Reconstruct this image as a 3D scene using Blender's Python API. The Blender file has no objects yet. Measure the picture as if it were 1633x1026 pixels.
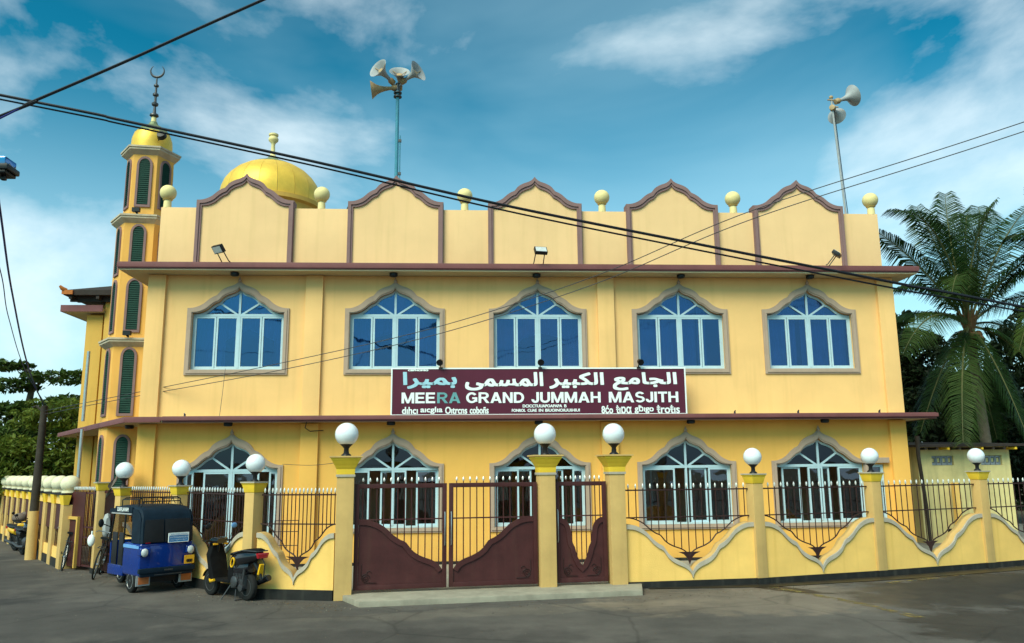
import bpy, bmesh, math, random
from mathutils import Vector, Matrix
random.seed(11)
R = math.radians
SC = bpy.context.scene
COL = SC.collection

# ------------------------------------------------------------------ camera
cam_data = bpy.data.cameras.new('camera')
cam = bpy.data.objects.new('camera', cam_data); COL.objects.link(cam)
cam_data.sensor_width = 36.0; cam_data.sensor_fit = 'HORIZONTAL'
cam_data.lens = 36.0 * 1299.37 / 1633.0
cam_data.clip_start = 0.1; cam_data.clip_end = 5000
_r = Vector((0.99822888, -0.0587835, -0.00914304)); _u = Vector((-0.00156553, -0.17959329, 0.9837397)); _w = Vector((0.05946969, 0.98198307, 0.17936724))
cam.matrix_world = Matrix(((_r.x, _u.x, -_w.x, 0), (_r.y, _u.y, -_w.y, 0), (_r.z, _u.z, -_w.z, 2.4), (0, 0, 0, 1)))
SC.camera = cam

# ------------------------------------------------------------------ light
SUN_EL, SUN_AZ = R(46), R(215)          # azimuth clockwise from +Y
world = bpy.data.worlds.new('World'); SC.world = world; world.use_nodes = True
wn, wl = world.node_tree.nodes, world.node_tree.links
wn.clear()
w_out = wn.new('ShaderNodeOutputWorld'); w_bg = wn.new('ShaderNodeBackground')
w_bg.inputs['Strength'].default_value = 0.122
sky = wn.new('ShaderNodeTexSky'); sky.sky_type = 'NISHITA'; sky.sun_disc = False
sky.sun_elevation = SUN_EL; sky.sun_rotation = SUN_AZ
sky.air_density = 1.0; sky.dust_density = 1.2; sky.ozone_density = 3.5
w_tc = wn.new('ShaderNodeTexCoord')
w_map = wn.new('ShaderNodeMapping'); w_map.inputs['Scale'].default_value = (1.0, 1.0, 1.9); w_map.inputs['Location'].default_value = (93.1, 8.8, 5.1)
w_n1 = wn.new('ShaderNodeTexNoise'); w_n1.inputs['Scale'].default_value = 2.1; w_n1.inputs['Detail'].default_value = 8; w_n1.inputs['Roughness'].default_value = 0.545; w_n1.inputs['Distortion'].default_value = 0.25
w_cr = wn.new('ShaderNodeValToRGB'); w_cr.color_ramp.elements[0].position = 0.50; w_cr.color_ramp.elements[1].position = 0.71
w_cr.color_ramp.elements[0].color = (0, 0, 0, 1); w_cr.color_ramp.elements[1].color = (0.85, 0.85, 0.85, 1)
w_tint = wn.new('ShaderNodeMix'); w_tint.data_type = 'RGBA'; w_tint.blend_type = 'MULTIPLY'; w_tint.inputs['Factor'].default_value = 1.0
w_tint.inputs['B'].default_value = (0.033, 0.148, 0.114, 1)
w_mix = wn.new('ShaderNodeMix'); w_mix.data_type = 'RGBA'
w_mix.inputs['B'].default_value = (5.8, 6.5, 6.7, 1)
wl.new(w_tc.outputs['Generated'], w_map.inputs['Vector']); wl.new(w_map.outputs['Vector'], w_n1.inputs['Vector'])
wl.new(w_n1.outputs['Fac'], w_cr.inputs['Fac']); wl.new(sky.outputs['Color'], w_tint.inputs['A'])
w_gam = wn.new('ShaderNodeGamma'); w_gam.inputs['Gamma'].default_value = 1.7
w_sc = wn.new('ShaderNodeVectorMath'); w_sc.operation = 'SCALE'; w_sc.inputs['Scale'].default_value = 10.5
w_sep = wn.new('ShaderNodeSeparateXYZ'); w_hz = wn.new('ShaderNodeMapRange'); w_hz.inputs['From Min'].default_value = 0.0; w_hz.inputs['From Max'].default_value = 0.46; w_hz.inputs['To Min'].default_value = 0.88; w_hz.inputs['To Max'].default_value = 0.0
w_hz.interpolation_type = 'SMOOTHSTEP'
w_n2 = wn.new('ShaderNodeTexNoise'); w_n2.inputs['Scale'].default_value = 1.5; w_n2.inputs['Detail'].default_value = 5; w_n2.inputs['Distortion'].default_value = 0.6
w_r2 = wn.new('ShaderNodeMapRange'); w_r2.inputs['From Min'].default_value = 0.42; w_r2.inputs['From Max'].default_value = 0.70; w_r2.inputs['To Max'].default_value = 0.26
w_m2 = wn.new('ShaderNodeMix'); w_m2.data_type = 'RGBA'; w_m2.inputs['B'].default_value = (3.9, 5.0, 5.6, 1)
w_m3 = wn.new('ShaderNodeMix'); w_m3.data_type = 'RGBA'; w_m3.inputs['B'].default_value = (3.6, 5.4, 6.0, 1)
wl.new(w_map.outputs['Vector'], w_n2.inputs['Vector']); wl.new(w_n2.outputs['Fac'], w_r2.inputs['Value'])
wl.new(w_tc.outputs['Generated'], w_sep.inputs['Vector']); wl.new(w_sep.outputs['Z'], w_hz.inputs['Value'])
wl.new(w_tint.outputs['Result'], w_gam.inputs['Color']); wl.new(w_gam.outputs['Color'], w_sc.inputs[0])
wl.new(w_sc.outputs['Vector'], w_m2.inputs['A']); wl.new(w_hz.outputs['Result'], w_m2.inputs['Factor'])
wl.new(w_m2.outputs['Result'], w_m3.inputs['A']); wl.new(w_r2.outputs['Result'], w_m3.inputs['Factor'])
wl.new(w_m3.outputs['Result'], w_mix.inputs['A']); wl.new(w_cr.outputs['Color'], w_mix.inputs['Factor'])
wl.new(w_mix.outputs['Result'], w_bg.inputs['Color']); wl.new(w_bg.outputs['Background'], w_out.inputs['Surface'])

sun_d = bpy.data.lights.new('sun', 'SUN'); sun_d.energy = 3.0; sun_d.angle = R(38); sun_d.color = (1.0, 0.85, 0.70)
sun = bpy.data.objects.new('sun', sun_d); COL.objects.link(sun)
_d = Vector((math.sin(SUN_AZ) * math.cos(SUN_EL), math.cos(SUN_AZ) * math.cos(SUN_EL), math.sin(SUN_EL)))
sun.rotation_euler = (-_d).to_track_quat('-Z', 'Y').to_euler(); sun.location = (0, -10, 40)
SC.view_settings.view_transform = 'Standard'; SC.view_settings.look = 'None'
SC.view_settings.exposure = 0.68; SC.view_settings.gamma = 1.0; SC.view_settings.use_curve_mapping = False

# ------------------------------------------------------------------ materials
def mat(name, col, rough=0.75, var=0.12, scale=1.2, bump=0.0, bscale=60.0, metal=0.0, stain=0.0, coat=0.0, spec=0.22, dark=None, emit=0):
    m = bpy.data.materials.new(name); m.use_nodes = True
    n, l = m.node_tree.nodes, m.node_tree.links
    b = n['Principled BSDF']
    b.inputs['Roughness'].default_value = rough; b.inputs['Metallic'].default_value = metal
    b.inputs['Coat Weight'].default_value = coat; b.inputs['Specular IOR Level'].default_value = spec
    tc = n.new('ShaderNodeTexCoord')
    no = n.new('ShaderNodeTexNoise'); no.inputs['Scale'].default_value = scale; no.inputs['Detail'].default_value = 7; no.inputs['Roughness'].default_value = 0.62
    l.new(tc.outputs['Object'], no.inputs['Vector'])
    mr = n.new('ShaderNodeMapRange'); mr.inputs['From Min'].default_value = 0.3; mr.inputs['From Max'].default_value = 0.7
    mr.inputs['To Min'].default_value = 1 - var; mr.inputs['To Max'].default_value = 1 + var * 0.55
    l.new(no.outputs['Fac'], mr.inputs['Value'])
    mx = n.new('ShaderNodeMix'); mx.data_type = 'RGBA'; mx.blend_type = 'MULTIPLY'; mx.inputs['Factor'].default_value = 1
    mx.inputs['A'].default_value = (*col, 1); l.new(mr.outputs['Result'], mx.inputs['B'])
    last = mx.outputs['Result']
    if stain > 0:
        mp = n.new('ShaderNodeMapping'); mp.inputs['Scale'].default_value = (5.5, 5.5, 0.35)
        n2 = n.new('ShaderNodeTexNoise'); n2.inputs['Scale'].default_value = 1.0; n2.inputs['Detail'].default_value = 6
        l.new(tc.outputs['Object'], mp.inputs['Vector']); l.new(mp.outputs['Vector'], n2.inputs['Vector'])
        r2 = n.new('ShaderNodeMapRange'); r2.inputs['From Min'].default_value = 0.52; r2.inputs['From Max'].default_value = 0.78
        r2.inputs['To Min'].default_value = 0; r2.inputs['To Max'].default_value = stain
        l.new(n2.outputs['Fac'], r2.inputs['Value'])
        m2 = n.new('ShaderNodeMix'); m2.data_type = 'RGBA'
        dk = dark or tuple(c * 0.5 for c in col)
        l.new(r2.outputs['Result'], m2.inputs['Factor']); l.new(last, m2.inputs['A']); m2.inputs['B'].default_value = (*dk, 1)
        last = m2.outputs['Result']
    l.new(last, b.inputs['Base Color'])
    if bump > 0:
        n3 = n.new('ShaderNodeTexNoise'); n3.inputs['Scale'].default_value = bscale; n3.inputs['Detail'].default_value = 4
        l.new(tc.outputs['Object'], n3.inputs['Vector'])
        bp = n.new('ShaderNodeBump'); bp.inputs['Strength'].default_value = bump; bp.inputs['Distance'].default_value = 0.02
        l.new(n3.outputs['Fac'], bp.inputs['Height']); l.new(bp.outputs['Normal'], b.inputs['Normal'])
    return m

def glass_mat(name, tint, gloss_col, base_fac, rough=0.02):
    m = bpy.data.materials.new(name); m.use_nodes = True
    n, l = m.node_tree.nodes, m.node_tree.links; n.clear()
    o = n.new('ShaderNodeOutputMaterial'); mx = n.new('ShaderNodeMixShader')
    tr = n.new('ShaderNodeBsdfTransparent'); tr.inputs['Color'].default_value = (*tint, 1)
    gl = n.new('ShaderNodeBsdfGlossy'); gl.inputs['Color'].default_value = (*gloss_col, 1); gl.inputs['Roughness'].default_value = rough
    fr = n.new('ShaderNodeFresnel'); fr.inputs['IOR'].default_value = 1.5
    ad = n.new('ShaderNodeMath'); ad.operation = 'ADD'; ad.use_clamp = True; ad.inputs[1].default_value = base_fac
    tc = n.new('ShaderNodeTexCoord'); no = n.new('ShaderNodeTexNoise'); no.inputs['Scale'].default_value = 1.3
    bp = n.new('ShaderNodeBump'); bp.inputs['Strength'].default_value = 0.14; bp.inputs['Distance'].default_value = 0.05
    l.new(tc.outputs['Object'], no.inputs['Vector']); l.new(no.outputs['Fac'], bp.inputs['Height']); l.new(bp.outputs['Normal'], gl.inputs['Normal'])
    l.new(fr.outputs['Fac'], ad.inputs[0]); l.new(ad.outputs['Value'], mx.inputs['Fac'])
    l.new(tr.outputs['BSDF'], mx.inputs[1]); l.new(gl.outputs['BSDF'], mx.inputs[2]); l.new(mx.outputs['Shader'], o.inputs['Surface'])
    return m

def leaf_mat(name, c1, c2, trans=0.35, rough=0.55):
    m = bpy.data.materials.new(name); m.use_nodes = True
    n, l = m.node_tree.nodes, m.node_tree.links
    b = n['Principled BSDF']; b.inputs['Roughness'].default_value = rough; b.inputs['Specular IOR Level'].default_value = 0.16
    g = n.new('ShaderNodeNewGeometry'); tc = n.new('ShaderNodeTexCoord')
    no = n.new('ShaderNodeTexNoise'); no.inputs['Scale'].default_value = 0.5; no.inputs['Detail'].default_value = 3
    l.new(tc.outputs['Object'], no.inputs['Vector'])
    ad = n.new('ShaderNodeMath'); ad.operation = 'MULTIPLY_ADD'; ad.inputs[1].default_value = 0.55
    l.new(g.outputs['Random Per Island'], ad.inputs[0])
    mu = n.new('ShaderNodeMath'); mu.operation = 'MULTIPLY_ADD'; mu.inputs[1].default_value = 1.6; mu.inputs[2].default_value = -0.55
    l.new(no.outputs['Fac'], mu.inputs[0]); l.new(mu.outputs['Value'], ad.inputs[2])
    mx = n.new('ShaderNodeMix'); mx.data_type = 'RGBA'; mx.inputs['A'].default_value = (*c1, 1); mx.inputs['B'].default_value = (*c2, 1)
    l.new(ad.outputs['Value'], mx.inputs['Factor']); l.new(mx.outputs['Result'], b.inputs['Base Color'])
    t = n.new('ShaderNodeBsdfTranslucent'); l.new(mx.outputs['Result'], t.inputs['Color'])
    ms = n.new('ShaderNodeMixShader'); ms.inputs['Fac'].default_value = trans
    l.new(b.outputs['BSDF'], ms.inputs[1]); l.new(t.outputs['BSDF'], ms.inputs[2]); l.new(ms.outputs['Shader'], n['Material Output'].inputs['Surface'])
    return m

M = {}
M['upper'] = mat('upper_wall_paint', (0.83, 0.49, 0.195), 0.85, 0.08, 0.8, 0.15, 90, stain=0.24, dark=(0.50, 0.30, 0.09))
M['parapet'] = mat('parapet_paint', (0.79, 0.50, 0.25), 0.85, 0.07, 0.8, 0.12, 90, stain=0.22, dark=(0.50, 0.33, 0.13))
M['lower'] = mat('lower_wall_yellow', (0.80, 0.42, 0.095), 0.85, 0.08, 0.8, 0.15, 90, stain=0.22, dark=(0.48, 0.26, 0.04))  # ground floor tone, more saturated than the upper storey
M['minaret'] = mat('minaret_paint', (0.76, 0.385, 0.09), 0.85, 0.08, 0.9, 0.1, 90, stain=0.2, dark=(0.42, 0.21, 0.04))
M['olive'] = mat('rear_hall_paint', (0.60, 0.345, 0.075), 0.85, 0.1, 0.8, 0.1, 90, stain=0.3, dark=(0.3, 0.19, 0.04))
M['fence'] = mat('boundary_wall_yellow', (0.85, 0.51, 0.145), 0.8, 0.12, 1.3, 0.25, 45, stain=0.30, dark=(0.55, 0.30, 0.06))
M['ochre'] = mat('ochre_pillar_paint', (0.57, 0.355, 0.13), 0.85, 0.12, 2.0, 0.15, 70, stain=0.25, dark=(0.3, 0.2, 0.08))
M['capyel'] = mat('pillar_cap_yellow', (0.84, 0.52, 0.04), 0.7, 0.1, 4, 0.05, 60)
M['cream'] = mat('cream_paint', (0.72, 0.58, 0.27), 0.6, 0.1, 6, 0.05, 60)
M['palecream'] = mat('pale_cream_paint', (0.70, 0.63, 0.44), 0.6, 0.15, 5, 0.08, 40, stain=0.3)
M['stucco'] = mat('taupe_moulding', (0.40, 0.285, 0.215), 0.8, 0.1, 3, 0.08, 80, stain=0.2)
M['purple'] = mat('mauve_moulding', (0.23, 0.135, 0.13), 0.8, 0.1, 3, 0.08, 80, stain=0.2)
M['greyband'] = mat('grey_coping_paint', (0.44, 0.37, 0.29), 0.8, 0.15, 4, 0.1, 60, stain=0.3)
M['fascia'] = mat('maroon_fascia', (0.175, 0.062, 0.062), 0.55, 0.15, 2, 0.03, 40, stain=0.25, dark=(0.09, 0.04, 0.04))
M['soffit'] = mat('soffit_paint', (0.50, 0.42, 0.27), 0.85, 0.1, 1, 0.05, 60)
M['tiercornice'] = mat('stone_grey_cornice', (0.48, 0.39, 0.28), 0.8, 0.2, 3, 0.1, 60, stain=0.4)
M['maroon'] = mat('maroon_gate_enamel', (0.060, 0.017, 0.017), 0.5, 0.25, 3, 0.04, 30, stain=0.2, dark=(0.1, 0.05, 0.035))
M['darkbar'] = mat('dark_brown_iron', (0.035, 0.014, 0.013), 0.45, 0.25, 8, 0.05, 50)
M['silver'] = mat('silver_paint', (0.75, 0.73, 0.70), 0.35, 0.1, 10, metal=0.4)
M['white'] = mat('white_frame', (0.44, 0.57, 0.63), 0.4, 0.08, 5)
M['globe'] = mat('milk_glass', (0.74, 0.76, 0.79), 0.16, 0.05, 3, coat=0.5, spec=.5)
M['black'] = mat('black_plastic', (0.012, 0.012, 0.014), 0.4, 0.2, 6)
M['matteblack'] = mat('matte_black', (0.009, 0.009, 0.010), 0.8, 0.3, 8, spec=.06)
M['blackgloss'] = mat('black_gloss', (0.010, 0.010, 0.013), 0.16, 0.2, 6, coat=0.6)
M['rubber'] = mat('rubber', (0.014, 0.014, 0.014), 0.85, 0.2, 20, 0.1, 80)
M['steel'] = mat('steel', (0.45, 0.45, 0.46), 0.35, 0.15, 8, metal=0.8)
M['darksteel'] = mat('dark_steel', (0.08, 0.08, 0.085), 0.45, 0.25, 8, metal=0.6)
M['louvre'] = mat('green_louvre', (0.004, 0.040, 0.028), 0.7, 0.25, 5)
M['gold'] = mat('gold_sheet', (0.82, 0.50, 0.075), 0.42, 0.16, 2.0, 0.03, 8, metal=0.3)
M['dgreen'] = mat('weathered_green_sheet', (0.20, 0.24, 0.13), 0.5, 0.3, 4, metal=0.3)
M['plinth'] = mat('black_plinth_paint', (0.018, 0.017, 0.016), 0.7, 0.35, 3, 0.15, 40, stain=0.4, dark=(0.09, 0.08, 0.06))
M['concrete'] = mat('concrete', (0.30, 0.265, 0.205), 0.9, 0.25, 2.2, 0.2, 50, stain=0.3)
M['court'] = mat('courtyard_concrete', (0.30, 0.27, 0.22), 0.9, 0.2, 1.2, 0.1, 30)
M['sign'] = mat('sign_maroon', (0.085, 0.012, 0.030), 0.55, 0.1, 1.5)
M['signwhite'] = mat('sign_white', (0.78, 0.80, 0.80), 0.45, 0.05, 3)
M['signreflblue'] = mat('sign_sky_reflection_blue', (0.34, 0.56, 0.66), 0.4, 0.2, 4)  # sky reflection on the first Arabic word put into its letter colour
M['signreflteal'] = mat('sign_sky_reflection_teal', (0.14, 0.33, 0.35), 0.4, 0.2, 4)  # sky reflected in these letters, painted as a teal colour
M['mastblue'] = mat('mast_blue_paint', (0.05, 0.22, 0.30), 0.5, 0.2, 3)
M['horn'] = mat('horn_grey', (0.33, 0.335, 0.34), 0.5, 0.15, 5)
M['horntan'] = mat('horn_tan', (0.40, 0.27, 0.14), 0.55, 0.25, 9)
M['inside'] = mat('interior_wall', (0.70, 0.55, 0.40), 0.9, 0.15, 0.6)
M['insideblue'] = mat('interior_blue_wall', (0.22, 0.27, 0.36), 0.9, 0.15, 0.6)
M['curtain'] = mat('pale_curtain', (0.6, 0.66, 0.68), 0.9, 0.15, 2)
M['tileroof'] = mat('dark_roof_tile', (0.035, 0.026, 0.022), 0.8, 0.3, 4, 0.3, 14)
M['orange'] = mat('orange_clay', (0.45, 0.14, 0.03), 0.7, 0.3, 6)
M['tukblue'] = mat('blue_vehicle_paint', (0.003, 0.028, 0.19), 0.22, 0.1, 3, coat=0.6)
M['tuklight'] = mat('light_blue_stripe', (0.14, 0.32, 0.62), 0.3, 0.1, 5)
M['canvas'] = mat('dark_canvas', (0.007, 0.016, 0.028), 0.55, 0.3, 5, 0.15, 25, spec=.12)
M['plate'] = mat('amber_plate', (0.75, 0.36, 0.02), 0.45, 0.1, 6)
M['red'] = mat('red_lens', (0.42, 0.012, 0.02), 0.15, 0.1, 6, coat=0.6)
M['reflector'] = mat('orange_reflector', (0.45, 0.13, 0.04), 0.4, 0.2, 10)
M['yellowpl'] = mat('yellow_plastic', (0.75, 0.40, 0.01), 0.3, 0.1, 6, coat=0.3)
M['lens'] = mat('clear_lens', (0.55, 0.56, 0.55), 0.08, 0.2, 20, coat=1.0)
M['bluesign'] = mat('blue_panel', (0.03, 0.18, 0.42), 0.4, 0.1, 5)
M['cable'] = mat('cable_black', (0.010, 0.011, 0.016), 0.5, 0.2, 4)
M['cableblue'] = mat('cable_blue', (0.012, 0.02, 0.16), 0.45, 0.2, 4)
M['bark'] = mat('bark', (0.10, 0.075, 0.05), 0.95, 0.4, 4, 0.6, 12)
M['palmbark'] = mat('palm_bark', (0.14, 0.115, 0.085), 0.95, 0.35, 5, 0.5, 16)
M['polewood'] = mat('timber_pole', (0.045, 0.035, 0.028), 0.9, 0.3, 4, 0.2, 20)
M['hut'] = mat('hut_pale_plaster', (0.68, 0.55, 0.25), 0.9, 0.22, 1.5, 0.2, 30, stain=0.45, dark=(0.25, 0.2, 0.11))
M['ventred'] = mat('vent_red', (0.30, 0.05, 0.055), 0.7, 0.2, 8)
M['ventgrey'] = mat('vent_grey_blue', (0.30, 0.32, 0.36), 0.7, 0.2, 8)
M['ventblue'] = mat('vent_dark_blue', (0.04, 0.05, 0.12), 0.7, 0.2, 8)
M['cloth'] = mat('dusty_cloth', (0.16, 0.12, 0.10), 0.95, 0.2, 4)
M['soil'] = mat('ground_beyond', (0.10, 0.085, 0.05), 0.95, 0.3, 0.5, 0.2, 8)
M['leaf_dark'] = leaf_mat('leaf_dark', (0.018, 0.040, 0.009), (0.075, 0.115, 0.020))
M['leaf_mid'] = leaf_mat('leaf_mid', (0.050, 0.085, 0.012), (0.17, 0.20, 0.028))
M['leaf_black'] = leaf_mat('leaf_black_green', (0.006, 0.012, 0.006), (0.022, 0.036, 0.012), 0.15)  # near-black green of the right-hand trees
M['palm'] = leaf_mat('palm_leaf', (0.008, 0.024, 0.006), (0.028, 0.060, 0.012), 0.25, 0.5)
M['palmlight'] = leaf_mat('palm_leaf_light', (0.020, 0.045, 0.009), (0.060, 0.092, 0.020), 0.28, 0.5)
M['rachis'] = mat('palm_rib', (0.085, 0.085, 0.03), 0.5, 0.2, 4)
M['husk'] = mat('palm_husk', (0.13, 0.07, 0.03), 0.9, 0.3, 8)
M['glass_up'] = glass_mat('blue_reflective_glass', (0.48, 0.62, 0.84), (0.15, 0.27, 0.48), 0.22)
M['glass_dn'] = glass_mat('smoked_glass', (0.66, 0.64, 0.64), (0.46, 0.52, 0.62), 0.11)
M['glass_arch'] = glass_mat('smoked_glass_arch', (0.10, 0.11, 0.14), (0.25, 0.29, 0.36), 0.08)
M['glass_dark'] = glass_mat('dark_window', (0.02, 0.02, 0.03), (0.2, 0.24, 0.3), 0.06)
M['glass_lampblue'] = glass_mat('lamp_blue_glass', (0.02, 0.08, 0.3), (0.3, 0.5, 0.9), 0.3)

# worn, damp and dusty places on the road: x, y, half sizes, turn, multiplier colour, amount, damp?
STAINS = [(5.4, 15.6, 3.2, 1.7, .12, (1.75, 1.6, 1.4), .9, 0), (11.3, 15.6, 1.6, .6, .5, (1.7, 1.55, 1.35), .8, 0), (1.0, 14.8, 3.6, .5, .17, (1.45, 1.4, 1.3), .7, 0),
          (10.6, 16.3, 3.8, 1.9, .45, (.42, .40, .36), .85, 1), (8.6, 12.4, 2.0, 1.6, .3, (.40, .37, .33), .85, 1), (6.5, 16.6, .9, .3, -.9, (.30, .27, .24), .95, 1),
          (-7.6, 15.0, 4.2, 2.0, -.5, (.62, .64, .68), .8, 0), (-3.0, 12.0, 5.0, 1.2, .1, (.66, .66, .68), .8, 0), (-13, 22, 7, 2.2, 2.2, (.6, .62, .66), .7, 0), (3.0, 11.0, 3.5, 1.0, .2, (.72, .72, .72), .7, 0)]
def asphalt():
    m = bpy.data.materials.new('asphalt'); m.use_nodes = True
    n, l = m.node_tree.nodes, m.node_tree.links; b = n['Principled BSDF']
    tc = n.new('ShaderNodeTexCoord')
    def noise(s, d=8, r=0.6):
        q = n.new('ShaderNodeTexNoise'); q.inputs['Scale'].default_value = s; q.inputs['Detail'].default_value = d; q.inputs['Roughness'].default_value = r
        l.new(tc.outputs['Object'], q.inputs['Vector']); return q
    big, mid, fine = noise(0.22), noise(1.7), noise(55, 4, 0.7)
    r = n.new('ShaderNodeValToRGB'); e = r.color_ramp.elements
    e[0].position = 0.33; e[0].color = (0.050, 0.044, 0.040, 1); e[1].position = 0.68; e[1].color = (0.125, 0.108, 0.094, 1)
    a = n.new('ShaderNodeMath'); a.operation = 'MULTIPLY_ADD'; a.inputs[1].default_value = 0.62
    s2 = n.new('ShaderNodeMath'); s2.operation = 'MULTIPLY'; s2.inputs[1].default_value = 0.38
    l.new(mid.outputs['Fac'], s2.inputs[0]); l.new(big.outputs['Fac'], a.inputs[0]); l.new(s2.outputs['Value'], a.inputs[2]); l.new(a.outputs['Value'], r.inputs['Fac'])
    fm = n.new('ShaderNodeMapRange'); fm.inputs['From Min'].default_value = 0.3; fm.inputs['From Max'].default_value = 0.75; fm.inputs['To Min'].default_value = 0.72; fm.inputs['To Max'].default_value = 1.3
    l.new(fine.outputs['Fac'], fm.inputs['Value'])
    mx = n.new('ShaderNodeMix'); mx.data_type = 'RGBA'; mx.blend_type = 'MULTIPLY'; mx.inputs['Factor'].default_value = 1
    l.new(r.outputs['Color'], mx.inputs['A']); l.new(fm.outputs['Result'], mx.inputs['B'])
    # hairline cracks
    wv = noise(0.6, 5); vm = n.new('ShaderNodeMix'); vm.data_type = 'RGBA'; vm.inputs['Factor'].default_value = 0.25
    l.new(tc.outputs['Object'], vm.inputs['A']); l.new(wv.outputs['Color'], vm.inputs['B'])
    vo = n.new('ShaderNodeTexVoronoi'); vo.feature = 'DISTANCE_TO_EDGE'; vo.inputs['Scale'].default_value = 0.42; l.new(vm.outputs['Result'], vo.inputs['Vector'])
    cr = n.new('ShaderNodeMapRange'); cr.inputs['From Min'].default_value = 0.0; cr.inputs['From Max'].default_value = 0.012; cr.inputs['To Min'].default_value = 0.66; cr.inputs['To Max'].default_value = 1
    l.new(vo.outputs['Distance'], cr.inputs['Value'])
    m2 = n.new('ShaderNodeMix'); m2.data_type = 'RGBA'; m2.blend_type = 'MULTIPLY'; m2.inputs['Factor'].default_value = 0.8
    l.new(mx.outputs['Result'], m2.inputs['A']); l.new(cr.outputs['Result'], m2.inputs['B'])
    b.inputs['Specular IOR Level'].default_value = 0.2
    edge = noise(1.1, 6, 0.65); last = m2.outputs['Result']; rough = None
    def val(op, a_, c_, k=None):
        q = n.new('ShaderNodeMath'); q.operation = op
        for i_, z_ in ((0, a_), (1, c_), (2, k)):
            if z_ is None: continue
            if isinstance(z_, (int, float)): q.inputs[i_].default_value = z_
            else: l.new(z_, q.inputs[i_])
        return q.outputs['Value']
    wet = 0.0
    for (cx, cy, rx, ry, rot, col, amt, w_) in STAINS:
        mp = n.new('ShaderNodeMapping'); mp.vector_type = 'TEXTURE'; mp.inputs['Location'].default_value = (cx, cy, 0); mp.inputs['Rotation'].default_value = (0, 0, rot); mp.inputs['Scale'].default_value = (rx, ry, 1000)
        l.new(tc.outputs['Object'], mp.inputs['Vector']); ln = n.new('ShaderNodeVectorMath'); ln.operation = 'LENGTH'; l.new(mp.outputs['Vector'], ln.inputs[0])
        dd = val('MULTIPLY_ADD', edge.outputs['Fac'], 1.7, ln.outputs['Value'])
        mr = n.new('ShaderNodeMapRange'); mr.interpolation_type = 'SMOOTHSTEP'; mr.inputs['From Min'].default_value = 1.62; mr.inputs['From Max'].default_value = 1.98; mr.inputs['To Min'].default_value = amt; mr.inputs['To Max'].default_value = 0
        l.new(dd, mr.inputs['Value'])
        mm = n.new('ShaderNodeMix'); mm.data_type = 'RGBA'; mm.blend_type = 'MULTIPLY' ; mm.inputs['B'].default_value = (*col, 1)
        l.new(mr.outputs['Result'], mm.inputs['Factor']); l.new(last, mm.inputs['A']); last = mm.outputs['Result']
        if w_: wet = val('ADD', mr.outputs['Result'], wet)
    l.new(last, b.inputs['Base Color'])
    l.new(val('MULTIPLY_ADD', wet, -0.30, 0.92), b.inputs['Roughness'])
    bp = n.new('ShaderNodeBump'); bp.inputs['Strength'].default_value = 0.35; bp.inputs['Distance'].default_value = 0.01
    l.new(fine.outputs['Fac'], bp.inputs['Height']); l.new(bp.outputs['Normal'], b.inputs['Normal'])
    return m
M['asphalt'] = asphalt()
def worn_paint():
    m = mat('worn_yellow_road_paint', (0.22, 0.155, 0.05), 0.9, 0.4, 5, 0.2, 40); n, l = m.node_tree.nodes, m.node_tree.links
    tc = n.new('ShaderNodeTexCoord'); no = n.new('ShaderNodeTexNoise'); no.inputs['Scale'].default_value = 4.5; no.inputs['Detail'].default_value = 9; no.inputs['Roughness'].default_value = 0.7
    mr = n.new('ShaderNodeMapRange'); mr.inputs['From Min'].default_value = 0.46; mr.inputs['From Max'].default_value = 0.58; mr.inputs['To Max'].default_value = 0.85
    tr = n.new('ShaderNodeBsdfTransparent'); ms = n.new('ShaderNodeMixShader')
    l.new(tc.outputs['Object'], no.inputs['Vector']); l.new(no.outputs['Fac'], mr.inputs['Value']); l.new(mr.outputs['Result'], ms.inputs['Fac'])
    l.new(tr.outputs['BSDF'], ms.inputs[1]); l.new(n['Principled BSDF'].outputs['BSDF'], ms.inputs[2]); l.new(ms.outputs['Shader'], n['Material Output'].inputs['Surface'])
    return m
M['damp'] = mat('damp_asphalt', (0.026, 0.022, 0.017), 0.45, 0.5, 2.5, 0.2, 40)
M['damp2'] = mat('oil_darkened_asphalt', (0.045, 0.039, 0.035), 0.75, 0.4, 2.0, 0.3, 50)
M['dust'] = mat('dusty_asphalt', (0.155, 0.13, 0.098), 0.92, 0.45, 1.6, 0.4, 50)
M['roadyellow'] = worn_paint()

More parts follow.
